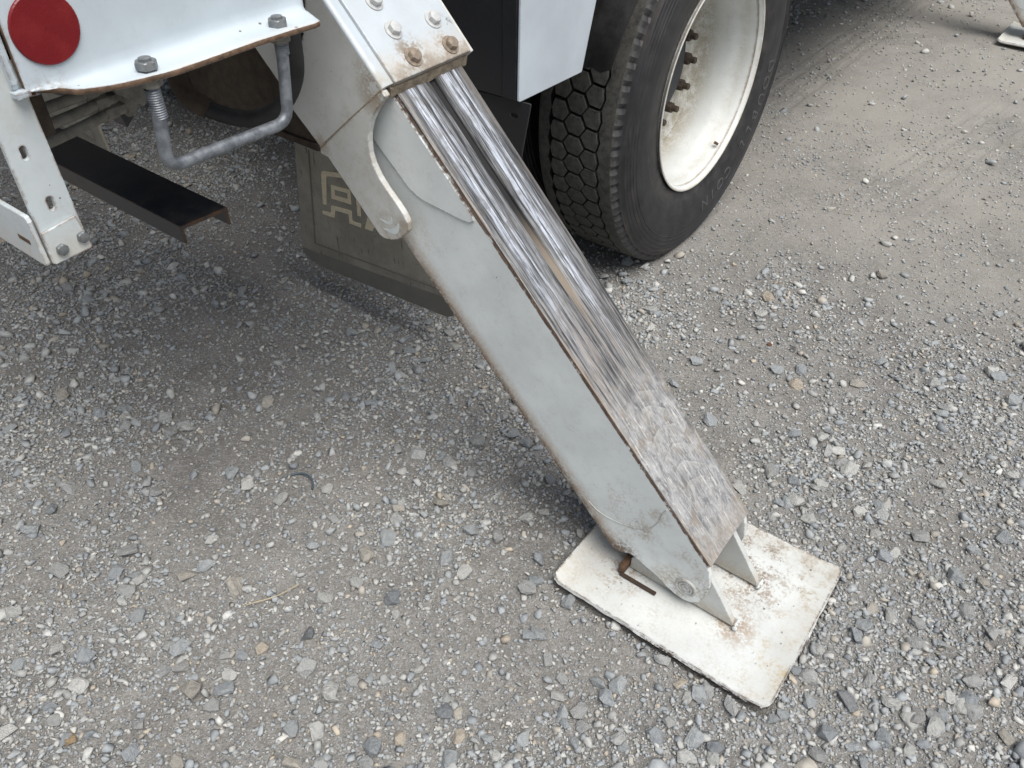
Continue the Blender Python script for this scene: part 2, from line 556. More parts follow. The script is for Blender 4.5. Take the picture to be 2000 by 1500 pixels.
M_tread = plain('tread_rubber', (0.040, 0.041, 0.039), 0.8, 0.3, 60, dust=0.8, dust_col=(0.105, 0.10, 0.087))
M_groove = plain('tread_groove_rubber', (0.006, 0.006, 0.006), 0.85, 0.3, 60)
M_galv = plain('galvanised_steel', (0.20, 0.22, 0.245), 0.5, 0.35, 70, metal=0.5, dust=0.25, dust_col=(0.3, 0.3, 0.29))
M_bolt = plain('grey_zinc', (0.20, 0.215, 0.225), 0.5, 0.3, 90, metal=0.5, dust=0.2, dust_col=(0.3, 0.28, 0.24))
M_boltw = plain('white_painted_bolt', (0.58, 0.60, 0.60), 0.45, 0.18, 120, dust=0.35, dust_col=(0.33, 0.28, 0.22))
M_boltr = plain('muddy_bolt', (0.27, 0.22, 0.17), 0.9, 0.3, 120, bump=0.8)
M_rust = plain('rusty_iron', (0.105, 0.062, 0.036), 0.85, 0.45, 60, bump=0.9, bd=0.002)
M_lug = plain('rusty_lug_nut', (0.08, 0.06, 0.045), 0.7, 0.4, 150, metal=0.3)
M_brown = plain('brown_dusty_steel', (0.055, 0.041, 0.029), 0.9, 0.4, 40, bump=1.0, bd=0.004)
M_dusty = plain('dusty_grey_fitting', (0.17, 0.16, 0.135), 0.8, 0.25, 60, dust=0.4)
M_grease = plain('dried_grease', (0.03, 0.024, 0.017), 0.8, 0.5, 160, bump=1.0, bd=0.006)


def mat_rim():
    return paint('rim_paint', (0.70, 0.72, 0.70), 0.34,
                 grads=[(CX, -0.10, -0.165, 0.85, (0.30, 0.26, 0.18)), (CX, -0.0095, -0.0125, 0.6, (0.26, 0.17, 0.09), -0.016, -0.021),
                        (CX, -0.022, -0.045, 0.45, (0.45, 0.43, 0.36), -0.045, -0.075), (CX, -0.006, 0.0, 0.5, (0.5, 0.42, 0.3))],
                 edge=0.35, edge_r=0.002, speck=0.5, film=0.35, film_col=(0.40, 0.37, 0.28), off=7.0)


def mat_sidewall():
    g = NT('tyre_sidewall_rubber')
    sep = g.n('ShaderNodeSeparateXYZ', {0: g.P})
    r = g.math('SQRT', g.math('ADD', g.math('MULTIPLY', sep.outputs[1], sep.outputs[1]), g.math('MULTIPLY', sep.outputs[2], sep.outputs[2])))
    ang = g.math('ARCTAN2', sep.outputs[2], sep.outputs[1])
    cv = g.n('ShaderNodeCombineXYZ', {0: g.math('MULTIPLY', r, 60.0), 1: g.math('MULTIPLY', ang, 2.2), 2: sep.outputs[0]}).outputs[0]
    st = g.noise(1.0, 5, 0.7, cv)
    n1 = g.noise(18, 5, 0.65)
    n2 = g.noise(150, 3, 0.6)
    col = g.mix(g.rng(n1, 0.3, 0.7), (0.013, 0.0135, 0.0155), (0.030, 0.030, 0.032))
    band = g.math('MULTIPLY', g.rng(r, 0.42, 0.455), g.rng(r, 0.505, 0.485))
    col = g.mix(g.math('MULTIPLY', g.math('MULTIPLY', g.rng(st, 0.50, 0.68), 0.55), band), col, (0.085, 0.062, 0.045))
    col = g.mix(g.math('MULTIPLY', g.rng(st, 0.48, 0.7), 0.28), col, (0.06, 0.06, 0.062))
    col = g.mix(g.math('MULTIPLY', g.math('MULTIPLY', g.rng(r, 0.36, 0.31), g.rng(n1, 0.35, 0.65)), 0.4), col, (0.085, 0.08, 0.072))
    col = g.mix(g.math('MULTIPLY', g.rng(r, 0.485, 0.51), 0.7), col, (0.062, 0.061, 0.060))
    nrm = g.bump(g.math('ADD', g.math('MULTIPLY', st, 0.6), g.math('MULTIPLY', n2, 0.25)), 0.0012, 0.5)
    return g.done(col, g.rng(st, 0.3, 0.7, 0.42, 0.62), 0, nrm, 0.5)


def mat_flap():
    g = NT('mud_flap_rubber')
    n1 = g.noise(12, 5, 0.6)
    st = g.noise(30, 4, 0.7, g.scaled((3, 3, 0.5)))
    n2 = g.noise(160, 3, 0.6)
    col = g.mix(g.rng(n1, 0.3, 0.7), (0.25, 0.23, 0.19), (0.34, 0.315, 0.26))
    col = g.mix(g.math('MULTIPLY', g.rng(st, 0.58, 0.72), 0.8), col, (0.032, 0.03, 0.026))
    col = g.mix(g.math('MULTIPLY', g.rng(n2, 0.62, 0.7), 0.4), col, (0.03, 0.028, 0.025))
    return g.done(col, 0.85, 0, g.bump(n2, 0.001, 0.5), 0.2)


def mat_wear():
    """Bare sliding face of the leg: burnished streaks with painted sky sheen above, rubbed rust in the middle, scuffed and scalloped below."""
    g = NT('worn_bare_steel')
    sep = g.n('ShaderNodeSeparateXYZ', {0: g.P})
    s, y = sep.outputs[0], sep.outputs[1]
    stk = g.noise(1.0, 6, 0.72, g.scaled((6.0, 150, 40)), 0.5)
    stk2 = g.noise(1.0, 4, 0.7, g.scaled((16.0, 420, 40)), 0.4)
    wide = g.noise(1.0, 3, 0.5, g.scaled((1.2, 38, 1)))
    blot = g.noise(26, 5, 0.65)
    fine = g.noise(150, 4, 0.7)
    up = g.rng(s, -0.62, -0.95)
    low = g.rng(g.math('ADD', s, g.math('MULTIPLY', g.math('SUBTRACT', blot, 0.5), 0.2)), -0.66, -0.54)
    midz = g.math('MULTIPLY', g.rng(s, -0.88, -0.64), g.rng(s, -0.36, -0.52))
    base = g.mix(g.rng(g.math('ADD', g.math('MULTIPLY', stk, 0.55), g.math('MULTIPLY', stk2, 0.45)), 0.40, 0.60), (0.05, 0.05, 0.052), (0.36, 0.37, 0.38))
    base = g.mix(g.math('MULTIPLY', g.rng(wide, 0.5, 0.36), 0.45), base, (0.05, 0.05, 0.052))
    base = g.mix(g.math('MULTIPLY', g.rng(stk2, 0.56, 0.68), 0.6), base, (0.30, 0.265, 0.22))
    # burnished tracks down each strip, pale sky reflection painted in, fading out downwards
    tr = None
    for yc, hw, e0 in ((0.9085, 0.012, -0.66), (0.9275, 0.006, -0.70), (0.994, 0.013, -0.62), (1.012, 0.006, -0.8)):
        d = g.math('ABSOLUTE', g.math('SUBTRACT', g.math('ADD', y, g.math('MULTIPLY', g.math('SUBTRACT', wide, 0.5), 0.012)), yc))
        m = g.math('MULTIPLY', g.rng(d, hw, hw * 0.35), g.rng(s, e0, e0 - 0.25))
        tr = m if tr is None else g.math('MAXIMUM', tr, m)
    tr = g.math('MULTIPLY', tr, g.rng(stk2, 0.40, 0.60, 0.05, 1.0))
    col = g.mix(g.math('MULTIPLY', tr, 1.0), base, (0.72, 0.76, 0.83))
    col = g.mix(g.math('MULTIPLY', g.rng(blot, 0.5, 0.7), 0.55), col, (0.15, 0.14, 0.125))
    col = g.mix(g.math('MULTIPLY', midz, g.math('MULTIPLY', g.rng(stk, 0.48, 0.64), 0.6)), col, (0.22, 0.15, 0.10))
    col = g.mix(g.math('MULTIPLY', midz, g.math('MULTIPLY', g.rng(stk2, 0.5, 0.66), 0.6)), col, (0.44, 0.40, 0.34))
    # grinder scallops
    yy = g.math('MULTIPLY', g.math('SUBTRACT', y, 0.958), 1 / 0.05)
    arc = g.math('SUBTRACT', g.math('MULTIPLY', s, 1 / 0.040), g.math('MULTIPLY', g.math('MULTIPLY', yy, yy), 0.8))
    arc = g.math('ADD', arc, g.math('MULTIPLY', g.math('SUBTRACT', g.noise(12, 1, 0.4), 0.5), 1.6))
    fr = g.math('FRACT', arc)
    cen = g.math('MULTIPLY', g.rng(g.math('ABSOLUTE', g.math('SUBTRACT', y, 0.968)), 0.058, 0.026), g.math('MULTIPLY', g.rng(s, -0.36, -0.44), g.rng(blot, 0.35, 0.58, 0.15, 0.8)))
    flake = g.noise(1.0, 5, 0.7, g.n('ShaderNodeMapping', {'Vector': g.P, 'Rotation': (0, 0, 0.35), 'Scale': (30, 75, 1)}).outputs[0], 1.0)
    lowc = g.mix(g.rng(flake, 0.35, 0.65), (0.16, 0.165, 0.17), (0.42, 0.425, 0.425))
    edge_ = g.math('MULTIPLY', g.rng(fr, 0.16, 0.03), g.rng(fr, 0.0, 0.03))
    lowc = g.mix(g.math('MULTIPLY', g.math('MULTIPLY', g.rng(fr, 0.8, 0.0), cen), 0.6), lowc, (0.52, 0.51, 0.48))
    lowc = g.mix(g.math('MULTIPLY', g.math('MULTIPLY', edge_, cen), g.rng(blot, 0.4, 0.6, 0.0, 0.4)), lowc, (0.60, 0.65, 0.62))
    lowc = g.mix(g.math('MULTIPLY', g.math('MULTIPLY', g.rng(fr, 0.78, 1.0), cen), 0.6), lowc, (0.15, 0.15, 0.152))
    lowc = g.mix(g.math('MULTIPLY', g.rng(stk2, 0.5, 0.62), 0.5), lowc, (0.50, 0.47, 0.42))
    lowc = g.mix(g.math('MULTIPLY', g.rng(fine, 0.54, 0.66), 0.55), lowc, (0.62, 0.61, 0.58))
    lowc = g.mix(g.math('MULTIPLY', g.rng(blot, 0.52, 0.66), 0.65), lowc, (0.26, 0.215, 0.165))
    scr = g.noise(1.0, 4, 0.7, g.n('ShaderNodeMapping', {'Vector': g.P, 'Rotation': (0, 0, 0.3), 'Scale': (20, 190, 1)}).outputs[0], 0.3)
    lowc = g.mix(g.math('MULTIPLY', g.rng(scr, 0.57, 0.66), 0.75), lowc, (0.74, 0.73, 0.70))
    col = g.mix(g.math('MULTIPLY', low, 0.85), col, lowc)
    end = g.rng(g.math('ADD', s, g.math('MULTIPLY', g.math('SUBTRACT', fine, 0.5), 0.06)), -0.335, -0.29)
    col = g.mix(g.math('MULTIPLY', end, 0.45), col, (0.36, 0.315, 0.265))
    # brown margins
    mg = g.math('MAXIMUM', g.rng(y, 0.894, 0.884), g.rng(y, 1.020, 1.034))
    col = g.mix(g.math('MULTIPLY', g.math('MULTIPLY', mg, g.rng(stk, 0.42, 0.58)), 0.55), col, (0.30, 0.245, 0.185))
    gro = g.math('MULTIPLY', g.rng(g.math('ABSOLUTE', g.math('SUBTRACT', y, 0.963)), 0.0092, 0.0072), g.rng(s, -0.70, -0.82))
    grc = g.mix(g.rng(s, -0.98, -0.84), (0.012, 0.011, 0.011), (0.24, 0.20, 0.155))  # groove's shadow painted near black above, tan fill lower down
    col = g.mix(gro, col, grc)
    met = g.math('MULTIPLY', g.math('ADD', g.math('MULTIPLY', up, 0.40), 0.15), g.math('SUBTRACT', 1.0, g.math('MULTIPLY', gro, 0.9)))
    met = g.math('ADD', met, g.math('MULTIPLY', tr, 0.1))
    rg = g.rng(stk, 0.3, 0.7, 0.40, 0.6)
    h = g.math('ADD', g.math('MULTIPLY', g.math('ADD', stk, stk2), g.math('SUBTRACT', 1.0, g.math('MULTIPLY', low, 0.7))), g.math('MULTIPLY', g.math('MULTIPLY', g.math('SUBTRACT', 1.0, fr), cen), g.math('MULTIPLY', low, 0.8)))
    nrm = g.bump(h, 0.0012, 0.55)
    return g.done(col, g.math('ADD', rg, g.math('MULTIPLY', low, 0.1)), met, nrm)


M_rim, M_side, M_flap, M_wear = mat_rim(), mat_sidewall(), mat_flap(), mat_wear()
g = NT('red_reflector_lens')
vr = g.n('ShaderNodeTexVoronoi', {'Vector': g.P, 'Scale': 420.0})
dn = g.noise(30, 4, 0.6)
M_red = g.done(g.mix(g.rng(dn, 0.45, 0.75), (0.17, 0.003, 0.007), (0.21, 0.010, 0.012)), 0.3, 0, g.bump(vr.outputs['Distance'], 0.0006, 0.25))
M_beige = plain('beige_raised_print', (0.72, 0.63, 0.45), 0.8, 0.18, 90, dust=0.25, dust_col=(0.25, 0.21, 0.15))

# ------------------------------------------------------------------ the truck
truck = bpy.data.objects.new('truck', None)
COL.objects.link(truck)
truck.location = TRUCK_AT
truck['label'] = 'white utility truck parked on gravel with its outrigger legs lowered'
truck['category'] = 'truck'
BACK = Matrix.Translation(-TRUCK_AT)                     # parts are modelled in yard coordinates
LEGM = BACK @ Matrix(((LD.x, 0, LN.x, 0), (0, 1, 0, 0), (LD.z, 0, LN.z, 0), (0, 0, 0, 1)))   # (along leg, across, out of its top face)


def part(name, me, mat, bev=0.0, mtx=BACK, parent=None, seg=2):
    o = link(name, me, mat, parent or truck, mtx=mtx if parent is None else mtx)
    if bev:
        bevel(o, bev, seg)
    return o


I4 = Matrix.Identity(4)


def sub(name, me, mat, parent, bev=0.0, mtx=I4, seg=2):
    return part(name, me, mat, bev, mtx, parent, seg)


# ---- outrigger leg (box of side plates with a bare steel sliding face)
y0, y1 = 0.880, 1.036
side = [(-1.75, -0.041), (-0.279, -0.041), (-0.256, -0.052), (-0.232, -0.070), (-0.214, -0.092), (-0.203, -0.115), (-0.203, -0.132), (-0.212, -0.147),
        (-0.226, -0.158), (-0.244, -0.165), (-0.268, -0.172), (-0.318, -0.196), (-0.326, -0.203), (-0.329, -0.218), (-0.338, -0.232), (-0.346, -0.234), (-1.75, -0.231)]


def seg_lines(V, F, poly, ya, yb):
    i = len(V)
    n = len(poly)
    V += [(a, ya, b) for a, b in poly] + [(a, yb, b) for a, b in poly]
    F.append(tuple(range(i, i + n)))
    F.append(tuple(range(i + n, i + 2 * n)))
    F += [(i + k, i + (k + 1) % n, i + n + (k + 1) % n, i + n + k) for k in range(n)]


V, F = [], []
seg_lines(V, F, side, y0, y0 + 0.011)
seg_lines(V, F, side, y1 - 0.011, y1)
leg = part('outrigger_leg', mesh(V, F), M_leg, 0.0018, LEGM)
leg['label'] = 'white box outrigger leg with worn steel top face'
sub('bottom_plate', box(-1.75, -0.36, y0 + 0.0115, y1 - 0.0115, -0.2345, -0.222), M_leg_under, leg, 0.001)
# sliding face: finely gridded so the centre groove is real relief
ss = np.concatenate([np.arange(-1.75, -0.95, 0.05), np.arange(-0.95, -0.60, 0.02), np.arange(-0.60, -0.2765, 0.03), [-0.2765]])
ys = [0.8835, 0.8855, 0.896, 0.930, 0.9530, 0.9545, 0.9560, 0.963, 0.9700, 0.9715, 0.9730, 0.995, 1.02, 1.0365, 1.0385]
V, F = [], []
for s_ in ss:
    dep = 0.0065 * float(np.clip((-0.73 - s_) / 0.22, 0, 1))
    for j, yy in enumerate(ys):
        c = -0.0368
        if j in (0, len(ys) - 1):
            c -= 0.0016
        if 0.9540 < yy < 0.9720:
            t = 0.35 if j in (5, 9) else 1.0
            c -= dep * t
        c += 0.0007 * math.sin(9 * s_ + 40 * yy) * (1 if s_ > -0.8 else 0.3)
        V.append((s_, yy, c))
n1, n2 = len(ss), len(ys)
for i in range(n1 - 1):
    for j in range(n2 - 1):
        F.append((i * n2 + j, i * n2 + j + 1, (i + 1) * n2 + j + 1, (i + 1) * n2 + j))
top_n = len(V)
V += [(v[0], v[1], -0.0495) for v in V[:top_n]]
loopv = [j for j in range(n2)] + [i * n2 + n2 - 1 for i in range(1, n1)] + [(n1 - 1) * n2 + j for j in range(n2 - 2, -1, -1)] + [i * n2 for i in range(n1 - 2, 0, -1)]
for k in range(len(loopv)):
    a, b = loopv[k], loopv[(k + 1) % len(loopv)]
    F.append((a, b, b + top_n, a + top_n))
F.append(tuple(a + top_n for a in loopv))
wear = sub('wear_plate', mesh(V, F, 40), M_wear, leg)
wear['label'] = 'bare scratched steel sliding face'
# ragged rusty seam between face and side plate
V, F = [], []
for i in range(140):
    s_ = -1.75 + 1.47 * i / 139
    r_ = 0.0006 + 0.0016 * rng.random() ** 2 * (1.5 if s_ > -0.9 else 0.7)
    V += [(s_, 0.8822 + r_, -0.0412), (s_, 0.8822, -0.0408 + r_ * 0.8), (s_, 0.8822 - r_, -0.0412), (s_, 0.8822, -0.0412 - r_)]
for i in range(139):
    for k in range(4):
        F.append((i * 4 + k, i * 4 + (k + 1) % 4, i * 4 + 4 + (k + 1) % 4, i * 4 + 4 + k))
sub('rusty_seam', mesh(V, F, 60), plain('dark_seam_rust', (0.05, 0.03, 0.02), 0.9, 0.4, 200), leg)
sub('doubler_plate', prism([(-1.75, -0.145), (-1.211, -0.142), (-1.095, -0.136), (-1.075, -0.130), (-1.056, -0.118), (-0.996, -0.067), (-0.988, -0.058),
                            (-0.986, -0.048), (-0.996, -0.043), (-1.75, -0.043)], xz(0.8762, 0.8799)), M_leg, leg, 0.0012)
arc = catmull([(-0.452, 0.8795, -0.214), (-0.424, 0.8795, -0.205), (-0.400, 0.8795, -0.183), (-0.386, 0.8795, -0.160), (-0.376, 0.8795, -0.135), (-0.374, 0.8795, -0.110),
               (-0.383, 0.8795, -0.083), (-0.399, 0.8795, -0.060), (-0.404, 0.8795, -0.047)], 5)
sub('weld_bead', tube(arc, 0.0010, 6), paint('weld_bead_paint', (0.50, 0.50, 0.47), 0.6, film=1.0, film_col=(0.20, 0.13, 0.075), edge=0, speck=0), leg)
V = hexbolt(0.001, 0.001)
ringp = [(0.0205, 0.0), (0.0205, 0.0035), (0.019, 0.0048), (0.0165, 0.0048), (0.0158, 0.0030), (0.0145, 0.0030), (0.0138, 0.0044), (0.0105, 0.0046), (0.0098, 0.0030),
         (0.0088, 0.0030), (0.008, 0.0044), (0.0045, 0.0046), (0.0036, 0.0030), (0.0006, 0.0034)]
pin_me = lathe([(z, r) for r, z in ringp], 32, ang=25)
PINM = Matrix.Translation((-0.2405, 0.8797, -0.117)) @ Vector((0, -1, 0)).to_track_quat('X', 'Z').to_matrix().to_4x4()
sub('pivot_pin', pin_me, paint('pin_paint', (0.50, 0.51, 0.49), 0.45, film=0.9, film_col=(0.22, 0.17, 0.11), edge=0.9, edge_r=0.0012, speck=0.3), leg, mtx=PINM)
sub('pivot_shaft', tube([(-0.2405, 0.8925, -0.117), (-0.2405, 1.0235, -0.117)], 0.016, 16), M_rust, leg)

# ---- foot pad: plate with both ends turned up, two gussets
px0, px1, py0, py1 = -0.479, -0.042, 0.786, 1.137
nu, nv = 46, 34


def pad_point(u, v):
    x, y = px0 + (px1 - px0) * u, py0 + (py1 - py0) * v
    rc = 0.016                                            # rounded corners
    dx, dy = min(x - px0, px1 - x), min(y - py0, py1 - y)
    if dx < rc and dy < rc:
        d = math.hypot(rc - dx, rc - dy)
        if d > 1e-6 and max(rc - dx, rc - dy) > 0:
            k = max(rc - dx, rc - dy) / d
            ndx, ndy = rc - (rc - dx) * k, rc - (rc - dy) * k
            x = px0 + ndx if x - px0 < px1 - x else px1 - ndx
            y = py0 + ndy if y - py0 < py1 - y else py1 - ndy
    z = 0.026 + 0.010 * max(0, (x - (px1 - 0.055)) / 0.055) ** 1.6 + 0.007 * max(0, ((px0 + 0.03) - x) / 0.03) ** 1.6
    z += 0.0012 * math.sin(13 * x + 3) * math.cos(11 * y) + 0.004 * max(0, (y - (py1 - 0.03)) / 0.03) ** 2 * u
    return x, y, z


def cosp(k, n):                                           # denser rows at the borders
    t = k / n
    return 0.5 - 0.5 * math.copysign(abs(math.cos(math.pi * t)) ** 0.75, math.cos(math.pi * t))


V, F = [], []
for i in range(nu + 1):
    for j in range(nv + 1):
        V.append(pad_point(cosp(i, nu), cosp(j, nv)))
for i in range(nu):
    for j in range(nv):
        F.append((i * (nv + 1) + j, (i + 1) * (nv + 1) + j, (i + 1) * (nv + 1) + j + 1, i * (nv + 1) + j + 1))
nt = len(V)
bord = [i * (nv + 1) for i in range(nu)] + [nu * (nv + 1) + j for j in range(nv)] + [i * (nv + 1) + nv for i in range(nu, 0, -1)] + [j for j in range(nv, 0, -1)]
cxp, cyp = (px0 + px1) / 2, (py0 + py1) / 2
V2 = []
for b in bord:
    x, y, z = V[b]
    j1 = 0.0015 + 0.003 * rng.random()
    ox, oy = (x - cxp) / 0.22, (y - cyp) / 0.175
    l = math.hypot(ox, oy)
    V2.append(((x + ox / l * 0.0015, y + oy / l * 0.0015, z - 0.0025), (x + ox / l * j1, y + oy / l * j1, z - 0.005 - 0.002 * rng.random()), (x - ox / l * 0.002, y - oy / l * 0.004, z - 0.0115)))
for k in range(3):
    V += [q[k] for q in V2]
nb = len(bord)
rows = [bord] + [[nt + k * nb + i for i in range(nb)] for k in range(3)]
side_f = []
for a, b in zip(rows[:-1], rows[1:]):
    for i in range(nb):
        F.append((a[i], a[(i + 1) % nb], b[(i + 1) % nb], b[i]))
        side_f.append(len(F) - 1)
F.append(tuple(rows[-1]))
pm = mesh(V, F, 35)
pm.materials.append(M_pad)
pm.materials.append(M_pad_side)
for k in side_f[nb:] + [len(F) - 1]:
    pm.polygons[k].material_index = 1
pad = part('foot_pad', pm, None)
pad['label'] = 'white rectangular steel foot pad with rust stains'
gus = [(-0.372, 0.033), (-0.158, 0.033), (-0.160, 0.043), (-0.236, 0.150), (-0.262, 0.158), (-0.292, 0.150), (-0.372, 0.060)]
M_gus = paint('gusset_paint', (0.55, 0.57, 0.55), 0.5, grads=[(CZ, 0.075, 0.035, 0.6, (0.34, 0.26, 0.16))], edge=0.5, film=0.5, speck=0.5, off=8)
sub('gusset', prism(gus, xz(0.8935, 0.9055)), M_gus, pad, 0.0015)
sub('gusset', prism(gus, xz(1.0000, 1.0120)), M_gus, pad, 0.0015)
sub('stop_bar', box(-0.380, -0.302, 0.8665, 0.8745, 0.029, 0.0345), plain('dark_rust_bar', (0.05, 0.033, 0.022), 0.9, 0.3, 90), pad, 0.002)
sub('stop_block', box(-0.386, -0.3735, 0.871, 0.934, 0.030, 0.052), plain('rust_block', (0.11, 0.062, 0.035), 0.9, 0.45, 60), pad, 0.002)
sub('weld_strip', box(-0.372, -0.16, 0.9065, 0.9125, 0.030, 0.0365), M_gus, pad, 0.002)
for q in ((-0.158, 0.899), (-0.160, 1.006)):
    bb = []
    for i in range(9):
        bb.append((q[0] + 0.004 + 0.002 * rng.random(), q[1] - 0.011 + 0.0028 * i, 0.034))
    sub('weld_lump', tube(bb, 0.004, 6, [0.003 + 0.003 * rng.random() for _ in bb]), M_pad, pad)

# ---- housing the leg slides out of
hy = 0.848
hp = [(-1.85, -0.055), (-1.41, -0.030), (-1.378, -0.0225), (-1.222, -0.0225), (-1.226, -0.060), (-1.2395, -0.236), (-1.325, -0.2415), (-1.356, -0.159), (-1.380, -0.060)]
hp = [(-1.85, -0.024), (-1.222, -0.024), (-1.2300, -0.120), (-1.2390, -0.2360), (-1.325, -0.2415), (-1.345, -0.200), (-1.357, -0.159), (-1.370, -0.110), (-1.392, -0.075), (-1.85, -0.070)]
house = part('outrigger_housing', prism(hp, xz(hy, hy + 0.0095)), M_house, 0.0015, LEGM)
house['label'] = 'white outrigger housing with bolted cover plate'
sub('outer_cheek', prism([(-1.85, -0.024), (-1.222, -0.024), (-1.240, -0.245), (-1.85, -0.245)], xz(1.060, 1.068)), M_house, house, 0.0015)
sub('inner_plate', prism([(-1.85, -0.07), (-1.30, -0.07), (-1.30, -0.245), (-1.85, -0.245)], xz(hy + 0.012, hy + 0.022)), M_house, house)
# rounded corner running along the box
cs = []
for k in range(7):
    t = math.pi / 2 * k / 6
    cs.append((hy + 0.0110 - 0.0110 * math.cos(t), -0.0240 + 0.0060 * math.sin(t)))
cs += [(hy + 0.0225, -0.0180), (hy + 0.0225, -0.026), (hy + 0.0005, -0.026)]
V, F = [], []
for s_ in (-1.85, -1.223):
    V += [(s_, a, b) for a, b in cs]
n = len(cs)
F = [(i, (i + 1) % n, n + (i + 1) % n, n + i) for i in range(n)] + [tuple(range(n)), tuple(range(n, 2 * n))]
sub('corner_strip', mesh(V, F, 40), paint('corner_strip_paint', (0.52, 0.58, 0.62), 0.32, grads=[(CX, -1.29, -1.225, 0.7, (0.42, 0.37, 0.29))], edge=0.35, speck=0.3, film=0.2, off=2.7), house)
cover = sub('cover_plate', box(-1.85, -1.2205, hy + 0.0215, 1.050, -0.0245, -0.0120), M_top, house, 0.0018)
# wiper block caked with mud under the cover's end
V, F = [], []
for i in range(30):
    yy = hy + 0.017 + (1.048 - hy - 0.017) * i / 29
    a, b = 0.0015 * rng.random(), 0.002 * rng.random()
    V += [(-1.262, yy, -0.0248), (-1.2185 + a, yy, -0.0248), (-1.2150 + a, yy, -0.030), (-1.2120 + b * 1.5, yy, -0.0365 - b), (-1.262, yy, -0.0362)]
for i in range(29):
    for k in range(5):
        F.append((i * 5 + k, i * 5 + (k + 1) % 5, i * 5 + 5 + (k + 1) % 5, i * 5 + 5 + k))
F += [tuple(range(5)), tuple(29 * 5 + k for k in range(5))]
sub('wiper_block', mesh(V, F, 50), M_muck, house)
bme = hexbolt(0.0108, 0.0085, 0.0155, 0.0015)
for k, (s_, yy) in enumerate(((-1.294, 0.925), (-1.288, 1.012), (-1.245, 0.929), (-1.241, 1.014), (-1.344, 0.924), (-1.342, 1.012))):
    me = bme.copy()
    sub('bolt', me, M_boltr if k in (2, 3) else M_boltw, house, mtx=Matrix.Translation((s_, yy, -0.0122)) @ Matrix.Rotation(0.4 * k, 4, 'Z'))
# guide tongue reaching down beside the leg
tg = [(-1.2375, -0.2380), (-1.232, -0.2440), (-1.224, -0.2400), (-1.218, -0.2330), (-1.18, -0.2335), (-1.064, -0.2370), (-1.052, -0.2310), (-1.042, -0.2150), (-1.036, -0.1980), (-1.034, -0.1780),
      (-1.037, -0.1640), (-1.047, -0.1530), (-1.062, -0.1490), (-1.080, -0.1480), (-1.110, -0.1495), (-1.134, -0.1480), (-1.155, -0.1420), (-1.171, -0.1330), (-1.184, -0.1200), (-1.194, -0.1060),
      (-1.203, -0.0850), (-1.208, -0.0600), (-1.210, -0.0400), (-1.211, -0.0245), (-1.2215, -0.0245), (-1.2295, -0.1200)]
tongue = sub('guide_tongue', prism(tg, xz(hy - 0.0015, hy + 0.0105)), M_house, house, 0.0018)
# bright scrapes on the tip
scr = []
for off, a0, a1, w in ((0.000, -0.2150, -0.1740, 0.0052), (0.016, -0.2080, -0.1800, 0.0030)):
    top, bot = [], []
    for k in range(9):
        t = k / 8
        c = a0 + (a1 - a0) * t
        s_ = -1.0500 - off - 0.020 * (abs(t - 0.62) * 1.4) ** 2
        w_ = w * math.sin(math.pi * (0.1 + 0.8 * t))
        top.append((s_ - w_, c))
        bot.append((s_ + w_, c))
    scr.append(top + bot[::-1])
V, F = [], []
for p in scr:
    seg_lines(V, F, p, hy - 0.0019, hy - 0.0010)
sub('scrape_mark', mesh(V, F), plain('fresh_white_paint', (0.66, 0.70, 0.70), 0.35, 0.08), house)
sl = tube([(-1.2390, hy + 0.0006, -0.2360), (-1.2300, hy + 0.0006, -0.1200), (-1.2225, hy + 0.0006, -0.0245)], 0.0019, 6)
sub('weld_seam', sl, plain('seam_dirt', (0.30, 0.245, 0.18), 0.8, 0.5, 300), house)
# dark dried grease along the housing's inner edge
V, F = [], []
gp = [(-1.372, -0.118), (-1.380, -0.100), (-1.390, -0.083), (-1.402, -0.066), (-1.415, -0.050), (-1.43, -0.034)]
k0 = 0
for _ in range(230):
    t = rng.random() * (len(gp) - 1.001)
    i = int(t)
    q = [gp[i][a] * (1 - t + i) + gp[i + 1][a] * (t - i) for a in (0, 1)]
    s_, c = q[0] + rng.normal() * 0.0042, q[1] + rng.normal() * 0.0042
    r = 0.0018 + 0.0036 * rng.random()
    i0 = len(V)
    V += [(s_ + r * rng.normal() * 0.9, hy - 0.0002 - 0.004 * rng.random(), c + r * rng.normal() * 0.9) for _ in range(4)]
    V.append((s_, hy + 0.004, c))
    F += [(i0, i0 + 1, i0 + 2), (i0, i0 + 2, i0 + 3), (i0, i0 + 1, i0 + 4), (i0 + 1, i0 + 2, i0 + 4), (i0 + 2, i0 + 3, i0 + 4), (i0 + 3, i0, i0 + 4)]
go = sub('grease', mesh(V, F), M_grease, house)
go['kind'] = 'stuff'

# ---- the second leg and pad, far up at the truck's front
OFF = Matrix.Translation((-0.06, 3.85, 0))


def copy_tree(o, par, mtx):
    c = o.copy()
    COL.objects.link(c)
    c.parent = par
    c.matrix_local = mtx
    for ch in o.children:
        copy_tree(ch, c, ch.matrix_local.copy())
    return c


l2 = copy_tree(leg, truck, OFF @ LEGM)
p2 = copy_tree(pad, truck, OFF @ BACK)
l2['label'] = 'farther white outrigger leg at the top right corner'
p2['label'] = 'farther white foot pad at the top right corner'
# ---- side panel with its turned-out bottom flange
def flange_x(y):
    return float(np.interp(y, [0.362, 0.384, 0.410, 0.426, 0.46, 0.503, 0.60, 0.714, 0.726, 0.742], [-0.9, -0.892, -0.883, -0.876, -0.862, -0.853, -0.851, -0.8492, -0.8525, -0.8900]))


